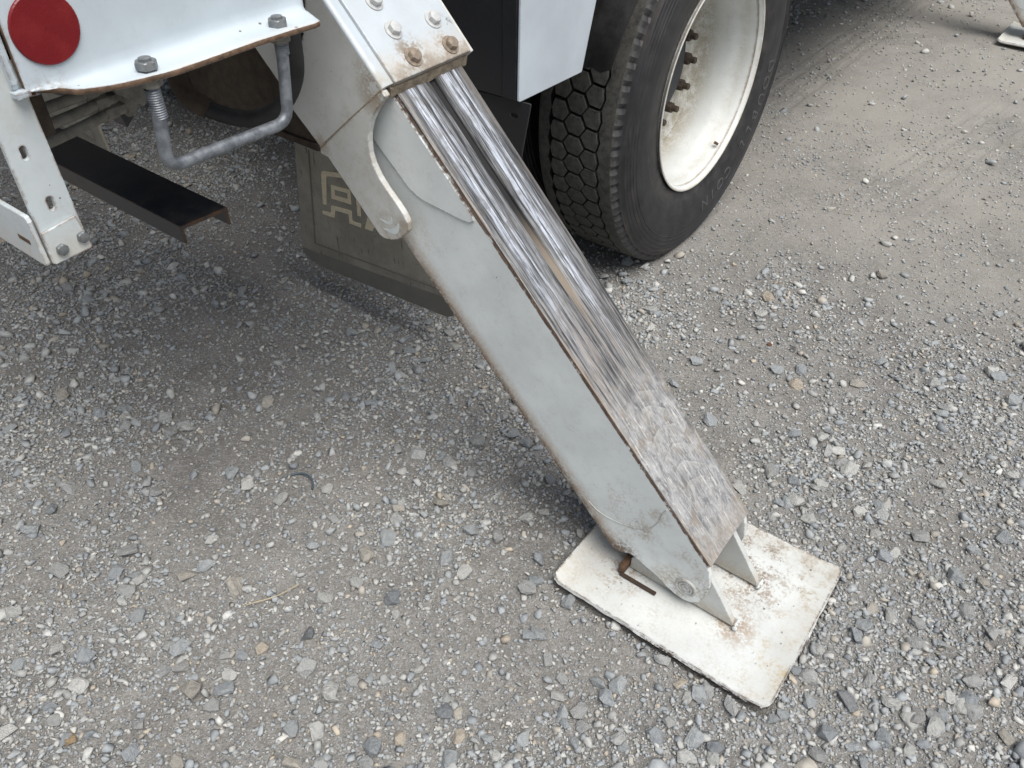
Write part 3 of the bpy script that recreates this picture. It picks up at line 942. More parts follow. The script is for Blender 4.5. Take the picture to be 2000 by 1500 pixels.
V, F = [], []
yy_ = list(np.linspace(0.362, 0.705, 24)) + [0.714, 0.720, 0.726, 0.732, 0.738, 0.742]
for i, yv in enumerate(yy_):
    fx = flange_x(yv)
    w = fx + 0.9
    zf = 0.985 + 0.0012 * math.sin(22 * yv) + (0.004 if yv < 0.40 else 0) - 0.002 * math.exp(-((yv - 0.43) / 0.03) ** 2)
    rr = min(0.016, max(w * 0.6, 0.002))
    row = [(-0.9, yv, 1.9), (-0.9, yv, 1.25), (-0.9, yv, 1.08), (-0.9, yv, zf + rr + 0.004)]
    for k in range(1, 6):
        t = math.pi / 2 * k / 5
        row.append((-0.9 + rr * (1 - math.cos(t)), yv, zf + rr * (1 - math.sin(t))))
    row += [(-0.9 + rr + (w - rr) * 0.5, yv, zf - 0.0004), (fx, yv, zf - 0.001)]
    V += row
m_ = 11
for i in range(len(yy_) - 1):
    for k in range(m_ - 1):
        F.append((i * m_ + k, (i + 1) * m_ + k, (i + 1) * m_ + k + 1, i * m_ + k + 1))
panel = part('side_panel', mesh(V, F, 50), M_panel)
md = panel.modifiers.new('thick', 'SOLIDIFY')
md.thickness = 0.0062
md.offset = -1.0
panel.data.materials.append(plain('brown_cut_edge', (0.15, 0.095, 0.06), 0.8, 0.4, 120))  # brown tone on the flange's edge faces
md.material_offset_rim = 1
if panel.data.polygons[0].normal.x < 0:
    panel.data.flip_normals()
bevel(panel, 0.0012, 1, 50)
panel['label'] = 'white side panel with bent out bottom flange and chipped edges'
refl = lathe([(0.0, 0.0362), (0.0022, 0.0360), (0.0032, 0.0348), (0.0034, 0.02), (0.0036, 0.0005)], 48, ang=25)
sub('red_reflector', refl, M_red, panel, mtx=Matrix.Translation((-0.9, 0.403, 1.0445)))
rear = part('rear_panel', prism([(-3.24, 0.992), (-0.906, 0.992), (-0.902, 1.0), (-0.902, 1.9), (-3.24, 1.9)], xz(0.352, 0.3595)), M_panel, 0.002)
sub('corner_lip', mesh([(-0.94, 0.350, 0.990), (-0.898, 0.350, 0.992), (-0.886, 0.361, 0.996), (-0.94, 0.366, 0.988), (-0.94, 0.350, 0.983), (-0.898, 0.350, 0.985), (-0.886, 0.361, 0.990), (-0.94, 0.366, 0.982)],
                       [(0, 1, 2, 3), (4, 5, 6, 7), (0, 1, 5, 4), (1, 2, 6, 5), (2, 3, 7, 6), (3, 0, 4, 7)]), M_panel, rear, 0.001)
sub('reflective_tape', box(-0.98, -0.9125, 0.3505, 0.3517, 1.008, 1.035), plain('faded_red_tape', (0.42, 0.10, 0.10), 0.4, 0.2), rear)
# ---- step rod (threaded U) bolted through the flange
us = fillet([(-0.875, 0.487, 0.994), (-0.875, 0.487, 0.955), (-0.876, 0.478, 0.8680), (-0.875, 0.6655, 0.8640), (-0.875, 0.6755, 0.955), (-0.875, 0.6765, 0.994)], 0.022, 6)
step = part('step_rod', tube(us, 0.0080, 16), M_galv)
step['label'] = 'grey bent steel step rod hanging under the flange'
nut = hexbolt(0.0128, 0.0088, 0.0, 0.0, 0.0030)
nut2 = hexbolt(0.0128, 0.0105)
for yy, dz in ((0.4870, 0), (0.6762, 0)):
    sub('nut', nut, M_bolt, step, mtx=Matrix.Translation((-0.8755, yy, 0.9856)) @ Matrix.Rotation(0.35, 4, 'Z'))
    sub('lower_nut', nut2, M_dusty, step, mtx=Matrix.Translation((-0.8755, yy, 0.9660)))
for yy, z0, k in ((0.487, 0.928, 13), (0.6762, 0.950, 6)):
    V, F = [], []
    prof = []
    for i in range(k):
        z = z0 + i * 0.0028
        prof += [(z, 0.0082), (z + 0.0014, 0.0093)]
    sub('thread', lathe(prof, 20, ang=20), M_galv, step, mtx=Matrix.Translation((-0.8755, yy - (0.001 if k > 10 else 0), 0)) @ Matrix.Rotation(-math.pi / 2, 4, 'Y'))

# ---- slotted hanger bracket at the rear corner
def slot(cy, cz, w, h, tilt=0.0):
    pts = []
    for k in range(16):
        t = 2 * math.pi * k / 16
        y = w / 2 * math.cos(t)
        z = (h / 2 - w / 2) * (1 if math.sin(t) >= 0 else -1) + w / 2 * math.sin(t)
        pts.append((cy + y * math.cos(tilt) - z * math.sin(tilt), cz + y * math.sin(tilt) + z * math.cos(tilt)))
    return pts


M_bracket_in = M_bracket
br = part('hanger_bracket', prism([(0.322, 1.02), (0.366, 1.02), (0.3715, 0.7995), (0.3690, 0.7975), (0.325, 0.7965), (0.322, 0.800)], yz(-0.9165, -0.9105),
                                  [slot(0.3405, 0.928, 0.0078, 0.0155), slot(0.3465, 0.865, 0.0080, 0.0170)]), M_bracket, 0.0008)
br['label'] = 'white slotted hanger bracket at the rear corner'
sub('end_plate', prism([(0.3225, 0.8375), (0.3660, 0.8425), (0.3722, 0.7990), (0.3695, 0.7970), (0.3245, 0.7960), (0.3215, 0.799)], yz(-0.9100, -0.9065)), M_bracket, br, 0.001)
b3 = hexbolt(0.0072, 0.0052, 0, 0.0008)
for yy, zz in ((0.3365, 0.8115), (0.3640, 0.8155)):
    sub('bolt', b3, M_bolt, br, mtx=frame((-0.9065, yy, zz), (1, 0, 0), 0.3))
bump_bar = part('bumper_bar', prism([(-1.9, 0.862), (-0.9110, 0.862), (-0.9072, 0.855), (-0.9066, 0.801), (-0.9085, 0.798), (-1.9, 0.798)], xz(0.3135, 0.3195)), M_bracket, 0.0015)
bump_bar['label'] = 'white bumper bar edge at the left'
sub('notch', box(-0.9500, -0.9240, 0.3128, 0.3140, 0.8215, 0.8275), M_rust, bump_bar, 0.001)
# dark bracket post behind the plate
part('bracket_post', box(-0.975, -0.935, 0.372, 0.392, 0.925, 1.03), M_brown, 0.003)

# ---- hydraulic valve with three tubes
val = part('valve_block', box(-1.075, -1.015, 0.487, 0.498, 0.882, 0.990), M_dusty, 0.003)
for k in range(3):
    sub('valve_section', box(-1.085 + 0.003 * k, -1.020, 0.501 + 0.0125 * k, 0.510 + 0.0125 * k, 0.885 - 0.001 * k, 0.985), M_dusty, val, 0.002)
sub('end_cap', tube([(-1.035, 0.533, 0.905), (-1.035, 0.533, 0.890), (-1.035, 0.534, 0.876)], 0.013, 14, [0.017, 0.016, 0.009]), M_dusty, val)
sub('mount_plate', prism([(0.50, 0.982), (0.60, 0.982), (0.50 + 0.055, 0.918), (0.53, 0.900), (0.50, 0.925)], yz(-0.995, -0.988)), M_dusty, val, 0.001)
for k, (ya, za, yb, zb) in enumerate(((0.402, 0.930, 0.488, 0.930), (0.404, 0.9105, 0.497, 0.914), (0.406, 0.8915, 0.505, 0.899))):
    tb = part('hydraulic_tube', tube(catmull([(-1.0, ya - 0.03, za - 0.002), (-1.0, ya, za), (-1.0, (ya + yb) / 2, (za + zb) / 2 + 0.001), (-1.005, yb - 0.012, zb)], 5), 0.0068, 12), M_dusty)
    sub('fitting', tube([(-1.005, yb - 0.020, zb), (-1.005, yb - 0.018, zb), (-1.006, yb - 0.004, zb), (-1.006, yb - 0.003, zb), (-1.008, yb + 0.008, zb)], 0.009, 6, [0.0095, 0.0098, 0.0098, 0.008, 0.008]), M_dusty, tb)
part('valve_bracket', prism([(0.515, 0.892), (0.548, 0.900), (0.535, 0.872), (0.522, 0.862)], yz(-1.06, -1.03)), M_black, 0.001)
# ---- hose and its rusty elbow, dusty tank behind
hose = part('hydraulic_hose', tube(catmull([(-1.0, 0.790, 0.99), (-1.0, 0.794, 0.907), (-1.025, 0.806, 0.846), (-1.055, 0.797, 0.800), (-1.09, 0.773, 0.776), (-1.125, 0.748, 0.777), (-1.16, 0.724, 0.792), (-1.185, 0.712, 0.812)], 6), 0.0135, 16), M_rubber)
hose['label'] = 'thick black hydraulic hose bent in a U'
sub('elbow', tube(catmull([(-1.155, 0.727, 0.789), (-1.18, 0.713, 0.808), (-1.20, 0.715, 0.832), (-1.205, 0.72, 0.865), (-1.205, 0.722, 0.93)], 4), 0.017, 14), M_brown, hose)
for hp_, hr in (([(-1.25, 0.62, 0.99), (-1.30, 0.66, 0.90), (-1.42, 0.75, 0.83), (-1.55, 0.90, 0.84), (-1.60, 1.05, 0.86)], 0.009),
                ([(-1.16, 0.56, 0.99), (-1.22, 0.60, 0.92), (-1.36, 0.70, 0.87), (-1.50, 0.86, 0.90), (-1.56, 1.05, 0.93)], 0.008),
                ([(-1.08, 0.50, 0.905), (-1.20, 0.51, 0.885), (-1.45, 0.55, 0.88), (-1.9, 0.62, 0.92)], 0.008)):
    part('hydraulic_hose', tube(catmull(hp_, 6), hr, 10), M_rubber)
tank = part('hydraulic_tank', box(-1.72, -1.30, 1.05, 1.12, 0.566, 1.05), M_brown, 0.012)
tank['label'] = 'brown dusty steel box under the deck'
sub('seam_lip', box(-1.735, -1.29, 1.043, 1.0495, 0.560, 0.574), M_brown, tank, 0.002)
# ---- black channel beam
cb = [(0.619, 0.624), (0.714, 0.620), (0.714, 0.586), (0.7085, 0.586), (0.7085, 0.613), (0.6245, 0.617), (0.6245, 0.590), (0.619, 0.590)]
beam = part('channel_beam', prism(cb, yz(-2.6, -1.15)), M_beam, 0.0022)
beam['label'] = 'black steel channel beam with rusty cut end'
part('beam_post', box(-1.80, -1.73, 0.635, 0.700, 0.6225, 1.02), M_brown, 0.004)

# ---- deck, body and chassis that shade the ground
deck = part('tail_deck', box(-3.24, -0.908, 0.3600, 0.80, 1.03, 1.06), M_black, 0.003)
body = part('service_body', prism([(1.22, 1.05), (1.60, 1.05), (1.62, 1.06), (2.58, 1.06), (2.62, 0.75), (3.10, 0.75), (3.12, 0.52), (5.35, 0.52), (5.35, 1.95), (1.22, 1.95)], yz(-3.26, -0.886)), M_panel, 0.006)  # unseen forward skirt set low to darken the ground there
for s_ in (-1.66, -2.54):
    part('frame_rail', box(s_ - 0.04, s_ + 0.04, 0.80, 6.4, 0.75, 1.0), M_black, 0.004)
part('cross_member', box(-1.61, -2.49, 0.86, 0.94, 0.77, 0.98), M_brown, 0.004)
part('axle', tube([(-1.12, 2.107, 0.483), (-3.17, 2.107, 0.483)], 0.065, 16), M_brown)
part('axle_housing', lathe([(-0.16, 0.05), (-0.14, 0.12), (-0.05, 0.18), (0.05, 0.18), (0.14, 0.12), (0.16, 0.05)], 24), M_brown, mtx=BACK @ Matrix.Translation((-2.08, 2.107, 0.483)))
part('cab', prism([(5.42, 0.55), (7.3, 0.55), (7.35, 1.5), (7.0, 1.7), (6.7, 2.5), (5.42, 2.5)], yz(-3.2, -0.95)), M_fender, 0.05)

# ---- fender, its dark bracket and rubber liner
fen = part('fender_panel', prism([(1.203, 1.30), (1.1995, 0.722), (1.2035, 0.7195), (1.4135, 0.7150), (1.4165, 0.7185), (1.452, 0.845), (1.545, 1.10), (1.60, 1.30)], yz(-0.884, -0.879)), M_fender, 0.0012)
fen['label'] = 'white fender panel behind the wheel'
fb = part('fender_box', prism([(-1.16, 0.7165), (-0.886, 0.7205), (-0.886, 1.049), (-1.16, 1.049)], xz(1.2015, 1.2060)), M_black, 0.001)
sub('raised_strip', prism([(-0.9165, 0.7210), (-0.8862, 0.7215), (-0.8862, 1.049), (-0.9175, 1.049)], xz(1.1985, 1.2010)), M_black, fb, 0.0008)
sl_ = []
for k in range(16):
    t = 2 * math.pi * k / 16
    sl_.append((-0.9000 + 0.0100 * (1 if math.cos(t) > 0 else -1) * 0.45 + 0.0048 * math.cos(t), 0.6850 + 0.0048 * math.sin(t)))
fk = part('fender_bracket', prism([(-0.99, 0.7120), (-0.8625, 0.7170), (-0.8610, 0.7140), (-0.8790, 0.6150), (-0.885, 0.560), (-0.99, 0.52)], xz(1.2120, 1.2160), [sl_]), M_black, 0.0008)
fk['label'] = 'black slotted bracket under the fender'
V, F = [], []
for i in range(13):                                       # rubber liner hanging over the tread
    t = i / 12
    x0_ = -1.16 + 0.292 * t
    zb = 0.640 + 0.050 * t + (0.010 * math.sin(9 * t)) - (0.012 if i == 11 else 0)
    for k in range(5):
        u = k / 4
        x = x0_ + 0.085 * u * t
        V.append((x, 1.515 + 0.10 * u * u + 0.004 * math.sin(7 * t), zb + 0.34 * u))
for i in range(12):
    for k in range(4):
        F.append((i * 5 + k, i * 5 + 5 + k, i * 5 + 6 + k, i * 5 + k + 1))
ln = part('fender_liner', mesh(V, F, 60), M_rubber)
md = ln.modifiers.new('thick', 'SOLIDIFY')
md.thickness = 0.006

# ---- mud flap
fo = [(-1.569, 0.468), (-1.150, 0.490), (-1.060, 0.485), (-1.066, 0.135), (-1.095, 0.122), (-1.552, 0.089), (-1.590, 0.096), (-1.619, 0.114)]
flap = part('mud_flap', prism(fo, xz(1.2015, 1.2105)), M_flap, 0.003)
flap['label'] = 'dusty rubber mud flap with beige raised emblem'
M_hem = plain('worn_dark_rubber', (0.165, 0.155, 0.132), 0.85, 0.10, 16)
sub('hem', prism([(-1.6165, 0.1165), (-1.589, 0.098), (-1.552, 0.0915), (-1.096, 0.1245), (-1.068, 0.137), (-1.068, 0.186), (-1.32, 0.158), (-1.5500, 0.1340), (-1.612, 0.130)], xz(1.1998, 1.2012)), M_hem, flap, 0.001)
sub('side_rib', prism([(-1.5215, 0.440), (-1.5175, 0.440), (-1.5545, 0.160), (-1.5585, 0.160)], xz(1.1990, 1.2012)), M_hem, flap, 0.0008)
sub('bottom_rib', prism([(-1.5570, 0.1600), (-1.5570, 0.1640), (-1.072, 0.206), (-1.072, 0.202)], xz(1.1990, 1.2012)), M_hem, flap, 0.0008)
sub('clamp_bar', box(-1.60, -1.05, 1.190, 1.2010, 0.455, 0.495), M_brown, flap, 0.003)
em = [
    [(-1.497, 0.300), (-1.4835, 0.302), (-1.4685, 0.380), (-1.466, 0.386), (-1.460, 0.389), (-1.330, 0.417), (-1.330, 0.430), (-1.475, 0.399), (-1.481, 0.396), (-1.485, 0.390)],
    [(-1.366, 0.400), (-1.352, 0.403), (-1.359, 0.312), (-1.371, 0.310)],
    [(-1.503, 0.279), (-1.470, 0.285), (-1.4655, 0.306), (-1.459, 0.3085), (-1.394, 0.3165), (-1.3915, 0.313), (-1.393, 0.291), (-1.391, 0.2875), (-1.362, 0.2905), (-1.364, 0.279), (-1.405, 0.277),
     (-1.4035, 0.303), (-1.452, 0.2970), (-1.459, 0.273), (-1.504, 0.269)],
    [(-1.334, 0.321), (-1.296, 0.330), (-1.323, 0.283), (-1.350, 0.282)]]
for e in em:
    sub('emblem_stroke', prism(e, xz(1.1995, 1.2013)), M_beige, flap, 0.0006)
sub('emblem_ring', prism([(-1.454, 0.368), (-1.386, 0.376), (-1.389, 0.335), (-1.460, 0.328)], xz(1.1995, 1.2013), [[(-1.4435, 0.3575), (-1.397, 0.3635), (-1.399, 0.3465), (-1.4455, 0.3415)]]), M_beige, flap, 0.0006)

# ---- rear wheel (deep-dished rim, lugged tyre with raised lettering)
WX, WY, WZ, TR = -0.877, 2.107, 0.483, 0.5125
wheel = bpy.data.objects.new('wheel', None)
COL.objects.link(wheel)
wheel.parent = truck
wheel.matrix_local = BACK @ Matrix.Translation((WX, WY, WZ))
wheel['label'] = 'outer rear wheel with white dished rim'
rim_prof = [(-0.006, 0.2915), (-0.003, 0.2970), (-0.0005, 0.2985), (0.0008, 0.2970), (0.0005, 0.2935), (-0.0030, 0.2905), (-0.0075, 0.2885), (-0.0095, 0.2862), (-0.0125, 0.2850), (-0.0150, 0.2858), (-0.022, 0.2845), (-0.040, 0.2815),
            (-0.060, 0.2755), (-0.078, 0.2685), (-0.100, 0.2655), (-0.135, 0.2640), (-0.155, 0.2610), (-0.166, 0.2560), (-0.168, 0.2530), (-0.1680, 0.2480), (-0.171, 0.2455), (-0.176, 0.2380), (-0.180, 0.222), (-0.181, 0.200), (-0.181, 0.105)]
sub('rim', lathe(rim_prof, 128, ang=28), M_rim, wheel)
hub_prof = [(-0.181, 0.158), (-0.1755, 0.157), (-0.172, 0.150), (-0.171, 0.122), (-0.162, 0.116), (-0.150, 0.104), (-0.146, 0.085), (-0.145, 0.0005)]
sub('hub', lathe(hub_prof, 48, ang=28), plain('dark_hub_iron', (0.035, 0.037, 0.042), 0.6, 0.4, 50, metal=0.2), wheel)
lug = hexbolt(0.0170, 0.022, 0.0, 0.0, 0.017)
for k in range(12):
    t = math.radians(-1 + 30 * k)
    sub('lug_nut', lug, M_lug, wheel, mtx=frame((-0.1715, 0.1430 * math.cos(t), 0.1430 * math.sin(t)), (1, 0, 0), 0.37 * k))
sub('valve_stem', tube([(-0.03, 0.268 * math.cos(-1.0), 0.268 * math.sin(-1.0)), (-0.018, 0.275 * math.cos(-1.0), 0.275 * math.sin(-1.0))], 0.0045, 8), M_rust, wheel)
TX0, TX1 = -0.014, -0.236                                 # tread edges across
NT_ = 248
prof = [(-0.016, 0.2900), (-0.0100, 0.2975), (-0.0070, 0.3030), (-0.0055, 0.3100), (-0.0030, 0.3200), (0.0015, 0.3350), (0.0060, 0.3600), (0.0090, 0.3850), (0.0098, 0.4050), (0.0092, 0.4200)]
for r_ in (0.4300, 0.4420, 0.4540, 0.4660, 0.4760):
    x_ = float(np.interp(r_, [0.42, 0.45, 0.4765, 0.49], [0.0092, 0.0062, 0.0010, -0.0030]))
    prof += [(x_, r_ - 0.0016), (x_ + 0.0014, r_), (x_, r_ + 0.0016)]
prof += [(-0.0020, 0.4830), (-0.0042, 0.4870), (-0.0050, 0.4905)]
shoulder0 = len(prof)
prof += [(-0.0060, 0.4950), (-0.0085, 0.5030), (-0.0125, 0.5080), (-0.0190, 0.5105), (-0.030, 0.5118), (-0.052, 0.5125)]
rib_in = len(prof) - 1
prof += [(-0.0535, 0.4960), (-0.125, 0.4975), (-0.1965, 0.4960)]
rib_in2 = len(prof)
prof += [(-0.198, 0.5125), (-0.222, 0.5110), (-0.230, 0.5085), (-0.236, 0.5030), (-0.240, 0.4900), (-0.256, 0.42), (-0.255, 0.39), (-0.245, 0.32), (-0.232, 0.292)]
V, F = [], []
m_ = len(prof)
for k in range(NT_):
    t = 2 * math.pi * k / NT_
    for i, (x, r) in enumerate(prof):
        ph = k % 4
        if shoulder0 <= i < shoulder0 + 3:               # small notches cut into the shoulder
            if ph in (1,):
                x, r = x - 0.0065, r - 0.003
            elif ph == 3:
                x, r = x - 0.0035, r - 0.002
        if i == rib_in or i == rib_in + 1:
            x += (0.0035, 0.0, -0.0035, 0.0)[ph]
        if i == rib_in2 or i == rib_in2 - 1:
            x -= (0.0035, 0.0, -0.0035, 0.0)[(ph + 2) % 4]
        yv, zv = r * math.cos(t), r * math.sin(t)
        if zv < -WZ + 0.001:                              # flattened where it stands
            x += (0.012 if x > -0.12 else -0.012) * min(1, (-WZ + 0.001 - zv) / 0.03)
            zv = -WZ + 0.001
        V.append((x, yv, zv))
smooth_skip = []
for k in range(NT_):
    q = (k + 1) % NT_
    for i in range(m_ - 1):
        F.append((k * m_ + i, q * m_ + i, q * m_ + i + 1, k * m_ + i + 1))
tm = mesh(V, F, 24)
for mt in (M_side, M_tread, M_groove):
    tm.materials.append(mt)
mi = []
for k in range(NT_):
    for i in range(m_ - 1):
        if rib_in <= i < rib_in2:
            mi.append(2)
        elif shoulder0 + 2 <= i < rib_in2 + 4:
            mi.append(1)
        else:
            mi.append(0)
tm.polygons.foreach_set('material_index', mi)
tyre = sub('tyre', tm, None, wheel)
tyre['label'] = 'black truck tyre with raised lettering'
# tread blocks: three rows of six-sided lugs, each a piece of its own
NB = 62
pitch = 2 * math.pi / NB


def lugmesh(xc, lim):
    """One block: outline in (angle, x), from the groove floor up to the tread."""
    h2 = pitch / 2
    a_ = 0.0323
    hexa = [(-h2, 0.5 * a_), (0, a_), (h2, 0.5 * a_), (h2, -0.5 * a_), (0, -a_), (-h2, -0.5 * a_)]
    hexa = [(t * 0.875 + 0.13 * h2 * x / a_, min(max(x * 0.905, -lim[0]), lim[1])) for t, x in hexa]
    out = []
    for i in range(6):                                    # corners cut, sides a little wavy
        p, q, n_ = hexa[i - 1], hexa[i], hexa[(i + 1) % 6]
        out += [(q[0] * 0.82 + p[0] * 0.18, q[1] * 0.82 + p[1] * 0.18), (q[0] * 0.97 + p[0] * 0.015 + n_[0] * 0.015, q[1] * 0.97 + p[1] * 0.015 + n_[1] * 0.015), (q[0] * 0.82 + n_[0] * 0.18, q[1] * 0.82 + n_[1] * 0.18)]
    V, F = [], []
    for sc_, r in ((1.0, 0.4950), (1.0, 0.5108), (0.955, 0.5126)):
        V += [(xc + x * sc_, (r + 0.0008) * math.cos(a * sc_), (r + 0.0008) * math.sin(a * sc_)) for a, x in out]
    n = len(out)
    for l in range(2):
        F += [(l * n + i, l * n + (i + 1) % n, (l + 1) * n + (i + 1) % n, (l + 1) * n + i) for i in range(n)]
    F.append(tuple(2 * n + i for i in range(n)))
    me = mesh(V, F)
    me.materials.append(M_tread)
    return me


for xc, lim, ph in ((-0.0765, (1, 0.0205), 0.0), (-0.1250, (1, 1), 0.5), (-0.1735, (0.0205, 1), 0.0)):
    me = lugmesh(xc, lim)
    for k in range(NB):
        a = (k + ph) * pitch
        if math.sin(a) < -0.942:                          # pressed flat into the ground there
            continue
        o = link('tread_block', me, None, wheel)
        o.matrix_local = Matrix.Rotation(a + 0.006 * rng.normal() * 0.3, 4, 'X')


def ring_text(txt, r0, size, a_start, depth, pitch_a, name):
    """Raised letters set round the sidewall, tops outward, read clockwise (seen from outside clockwise is falling angle)."""
    dg = bpy.context.evaluated_depsgraph_get()
    for i, ch in enumerate(txt):
        if ch == ' ':
            continue
        fc = bpy.data.curves.new('t', 'FONT')
        fc.body = ch
        fc.size = size
        fc.extrude = depth
        fc.resolution_u = 3
        fc.align_x = 'CENTER'
        to = bpy.data.objects.new('t', fc)
        COL.objects.link(to)
        dg.update()
        me = bpy.data.meshes.new_from_object(to.evaluated_get(bpy.context.evaluated_depsgraph_get()))
        bpy.data.objects.remove(to)
        for v in me.vertices:
            a = a_start - i * pitch_a - v.co.x * 1.15 / (r0 + size * 0.35)
            r = r0 + v.co.y
            xs = float(np.interp(r, [0.303, 0.31, 0.32, 0.335, 0.36, 0.385, 0.405, 0.42], [-0.007, -0.0055, -0.003, 0.0015, 0.006, 0.009, 0.0098, 0.0092]))
            v.co = (xs + v.co.z, r * math.cos(a), r * math.sin(a))
        me.materials.clear()
        sub(name, me, M_letter, wheel)


M_letter = plain('raised_letter_rubber', (0.075, 0.075, 0.078), 0.5, 0.3, 80)
ring_text('DOUBLE COIN', 0.372, 0.050, math.radians(-8), 0.0012, math.radians(7.3), 'sidewall_letter')
ring_text('DOUBLE COIN', 0.312, 0.016, math.radians(159), 0.0009, math.radians(3.4), 'bead_letter')
MIR = Matrix.Translation((-4.16, 0, 0)) @ Matrix.Scale(-1, 4, (1, 0, 0))
for src in (leg, pad, house, flap, panel):                # same gear mirrored on the unseen far side, added to block light
    copy_tree(src, truck, BACK @ MIR @ BACK.inverted() @ src.matrix_local)
# inner and left-hand wheels: whole tyres of the same mould, hidden from here but for the shade they cast
for wx, turn in ((-1.205, 0), (-2.96, math.pi), (-3.28, math.pi)):
    o = link('hidden_side_tyre', tm, None, truck)
    o.name = 'inner_tyre'
    o.matrix_local = BACK @ Matrix.Translation((wx if turn == 0 else wx, WY, WZ)) @ Matrix.Rotation(turn, 4, 'Z')

# ------------------------------------------------------------------ gravel and stones
def proto(npts, flat, seed, jit=0.25):
    r = np.random.default_rng(seed)
    bm = bmesh.new()
    ax = np.array([1.0, r.uniform(0.6, 0.95), r.uniform(flat * 0.75, flat * 1.2)])
    for _ in range(npts):
        d = r.normal(size=3)
        d /= np.linalg.norm(d)
        d = np.sign(d) * np.abs(d) ** 0.75                # boxier than a ball
        d = d / np.linalg.norm(d) * (1 + r.uniform(-jit, jit * 0.4))
        bm.verts.new(d * ax)
    hull = bmesh.ops.convex_hull(bm, input=list(bm.verts))
    dead = [e for e in bm.verts if not e.link_faces]
    bmesh.ops.delete(bm, geom=dead, context='VERTS')
    bmesh.ops.triangulate(bm, faces=list(bm.faces))
    bmesh.ops.recalc_face_normals(bm, faces=bm.faces)
    bm.verts.index_update()
    v = np.array([tuple(q.co) for q in bm.verts], dtype=np.float32)
    f = np.array([[q.index for q in p.verts] for p in bm.faces], dtype=np.int32)
    bm.free()
    v[:, :2] /= np.abs(v[:, :2]).max()
    return v, f


cR, cU, cF = (np.array(q) for q in (CR, CU, CF))


def to_px(P):
    d = P - np.array([0, 0, CH])
    z = d @ cF
    zz = np.where(z > 0.05, z, 1e9)
    return 1000 + 1575.49 * (d @ cR) / zz, 750 - 1575.49 * (d @ cU) / zz, z


def on_ground(x, y):
    """Not under the foot pads nor under the tyre's contact patch."""
    a = (abs(x + 0.26) < 0.222) & (abs(y - 0.961) < 0.179)
    b = (abs(x + 0.32) < 0.226) & (abs(y - 4.811) < 0.183)
    c = (abs(x + 0.999) < 0.13) & (abs(y - 2.107) < 0.17)
    return ~(a | b | c)


def density(x, y):
    n = 0.42 * vnoise(x, y, 0.30, 21) + 0.33 * vnoise(x, y, 0.12, 22) + 0.25 * vnoise(x, y, 0.55, 23)
    d = np.clip((n - 0.36) / 0.26, 0, 1)
    d = 0.25 + 0.75 * d ** 1.2
    lane = np.clip((y - 1.75) / 0.7, 0, 1) * np.clip((x + 1.6) / 0.3, 0, 1)
    d *= 1 - 0.74 * lane                                   # rolled flat where vehicles drive
    d += 0.55 * np.exp(-((x - 0.12) / 0.28) ** 2 - ((y - 0.95) / 0.45) ** 2)
    d += 0.35 * np.exp(-((x + 0.45) / 0.45) ** 2 - ((y - 0.42) / 0.22) ** 2)
    d += 0.30 * np.exp(-((x + 1.30) / 0.25) ** 2 - ((y - 1.15) / 0.25) ** 2)
    dp = np.maximum(np.maximum(abs(x + 0.26) - 0.2185, abs(y - 0.9615) - 0.1755), 0)
    d += 0.45 * np.exp(-(dp / 0.03) ** 2)
    d -= 0.20 * np.exp(-((x + 1.35) / 0.2) ** 2 - ((y - 0.52) / 0.12) ** 2)
    return np.clip(d, 0.05, 1.15)


STONE_COL = np.array([(0.27, 0.285, 0.30), (0.30, 0.312, 0.32), (0.33, 0.33, 0.325), (0.40, 0.395, 0.38), (0.47, 0.46, 0.44), (0.335, 0.31, 0.275), (0.20, 0.21, 0.225), (0.38, 0.33, 0.27)])
STONE_COL = STONE_COL * np.array([1.0, 1.02, 1.02]) * 1.08
STONE_P = np.array([0.20, 0.25, 0.23, 0.15, 0.06, 0.065, 0.02, 0.025])


def scatter(per_m2, dmin, dmax, far, margin, power=2.6):
    n = int(per_m2 * 4.6 * 6.4)
    x, y = rng.uniform(-3.4, 1.2, n), rng.uniform(-0.5, 5.9, n)
    dist = np.sqrt(x * x + y * y + CH * CH)
    u, v, z = to_px(np.stack([x, y, np.zeros(n)], -1))
    ok = (z > 0.1) & (u > -margin) & (u < 2000 + margin) & (v > -margin) & (v < 1500 + margin) & (dist < far)
    ok &= rng.random(n) < density(x, y)
    ok &= on_ground(x, y)
    x, y, dist = x[ok], y[ok], dist[ok]
    q = rng.random(len(x))
    d = (dmin ** (1 - power) + q * (dmax ** (1 - power) - dmin ** (1 - power))) ** (1 / (1 - power))
    lane = np.clip((y - 1.9) / 0.6, 0, 1) * np.clip((x + 1.5) / 0.3, 0, 1)
    keep = rng.random(len(x)) > lane * np.clip((d - 0.010) / 0.008, 0, 1) * 0.85
    return x[keep], y[keep], d[keep], dist[keep]


def rotations(n, tilt):
    a, b, c = rng.uniform(0, 2 * np.pi, n), rng.normal(0, tilt, n), rng.normal(0, tilt, n)
    ca, sa, cb, sb, cc, sc_ = np.cos(a), np.sin(a), np.cos(b), np.sin(b), np.cos(c), np.sin(c)
    R = np.empty((n, 3, 3))
    R[:, 0] = np.stack([ca * cb, ca * sb * sc_ - sa * cc, ca * sb * cc + sa * sc_], -1)
    R[:, 1] = np.stack([sa * cb, sa * sb * sc_ + ca * cc, sa * sb * cc - ca * sc_], -1)
    R[:, 2] = np.stack([-sb, cb * sc_, cb * cc], -1)
    return R


VV, FF, CC = [], [], []
v_off = 0


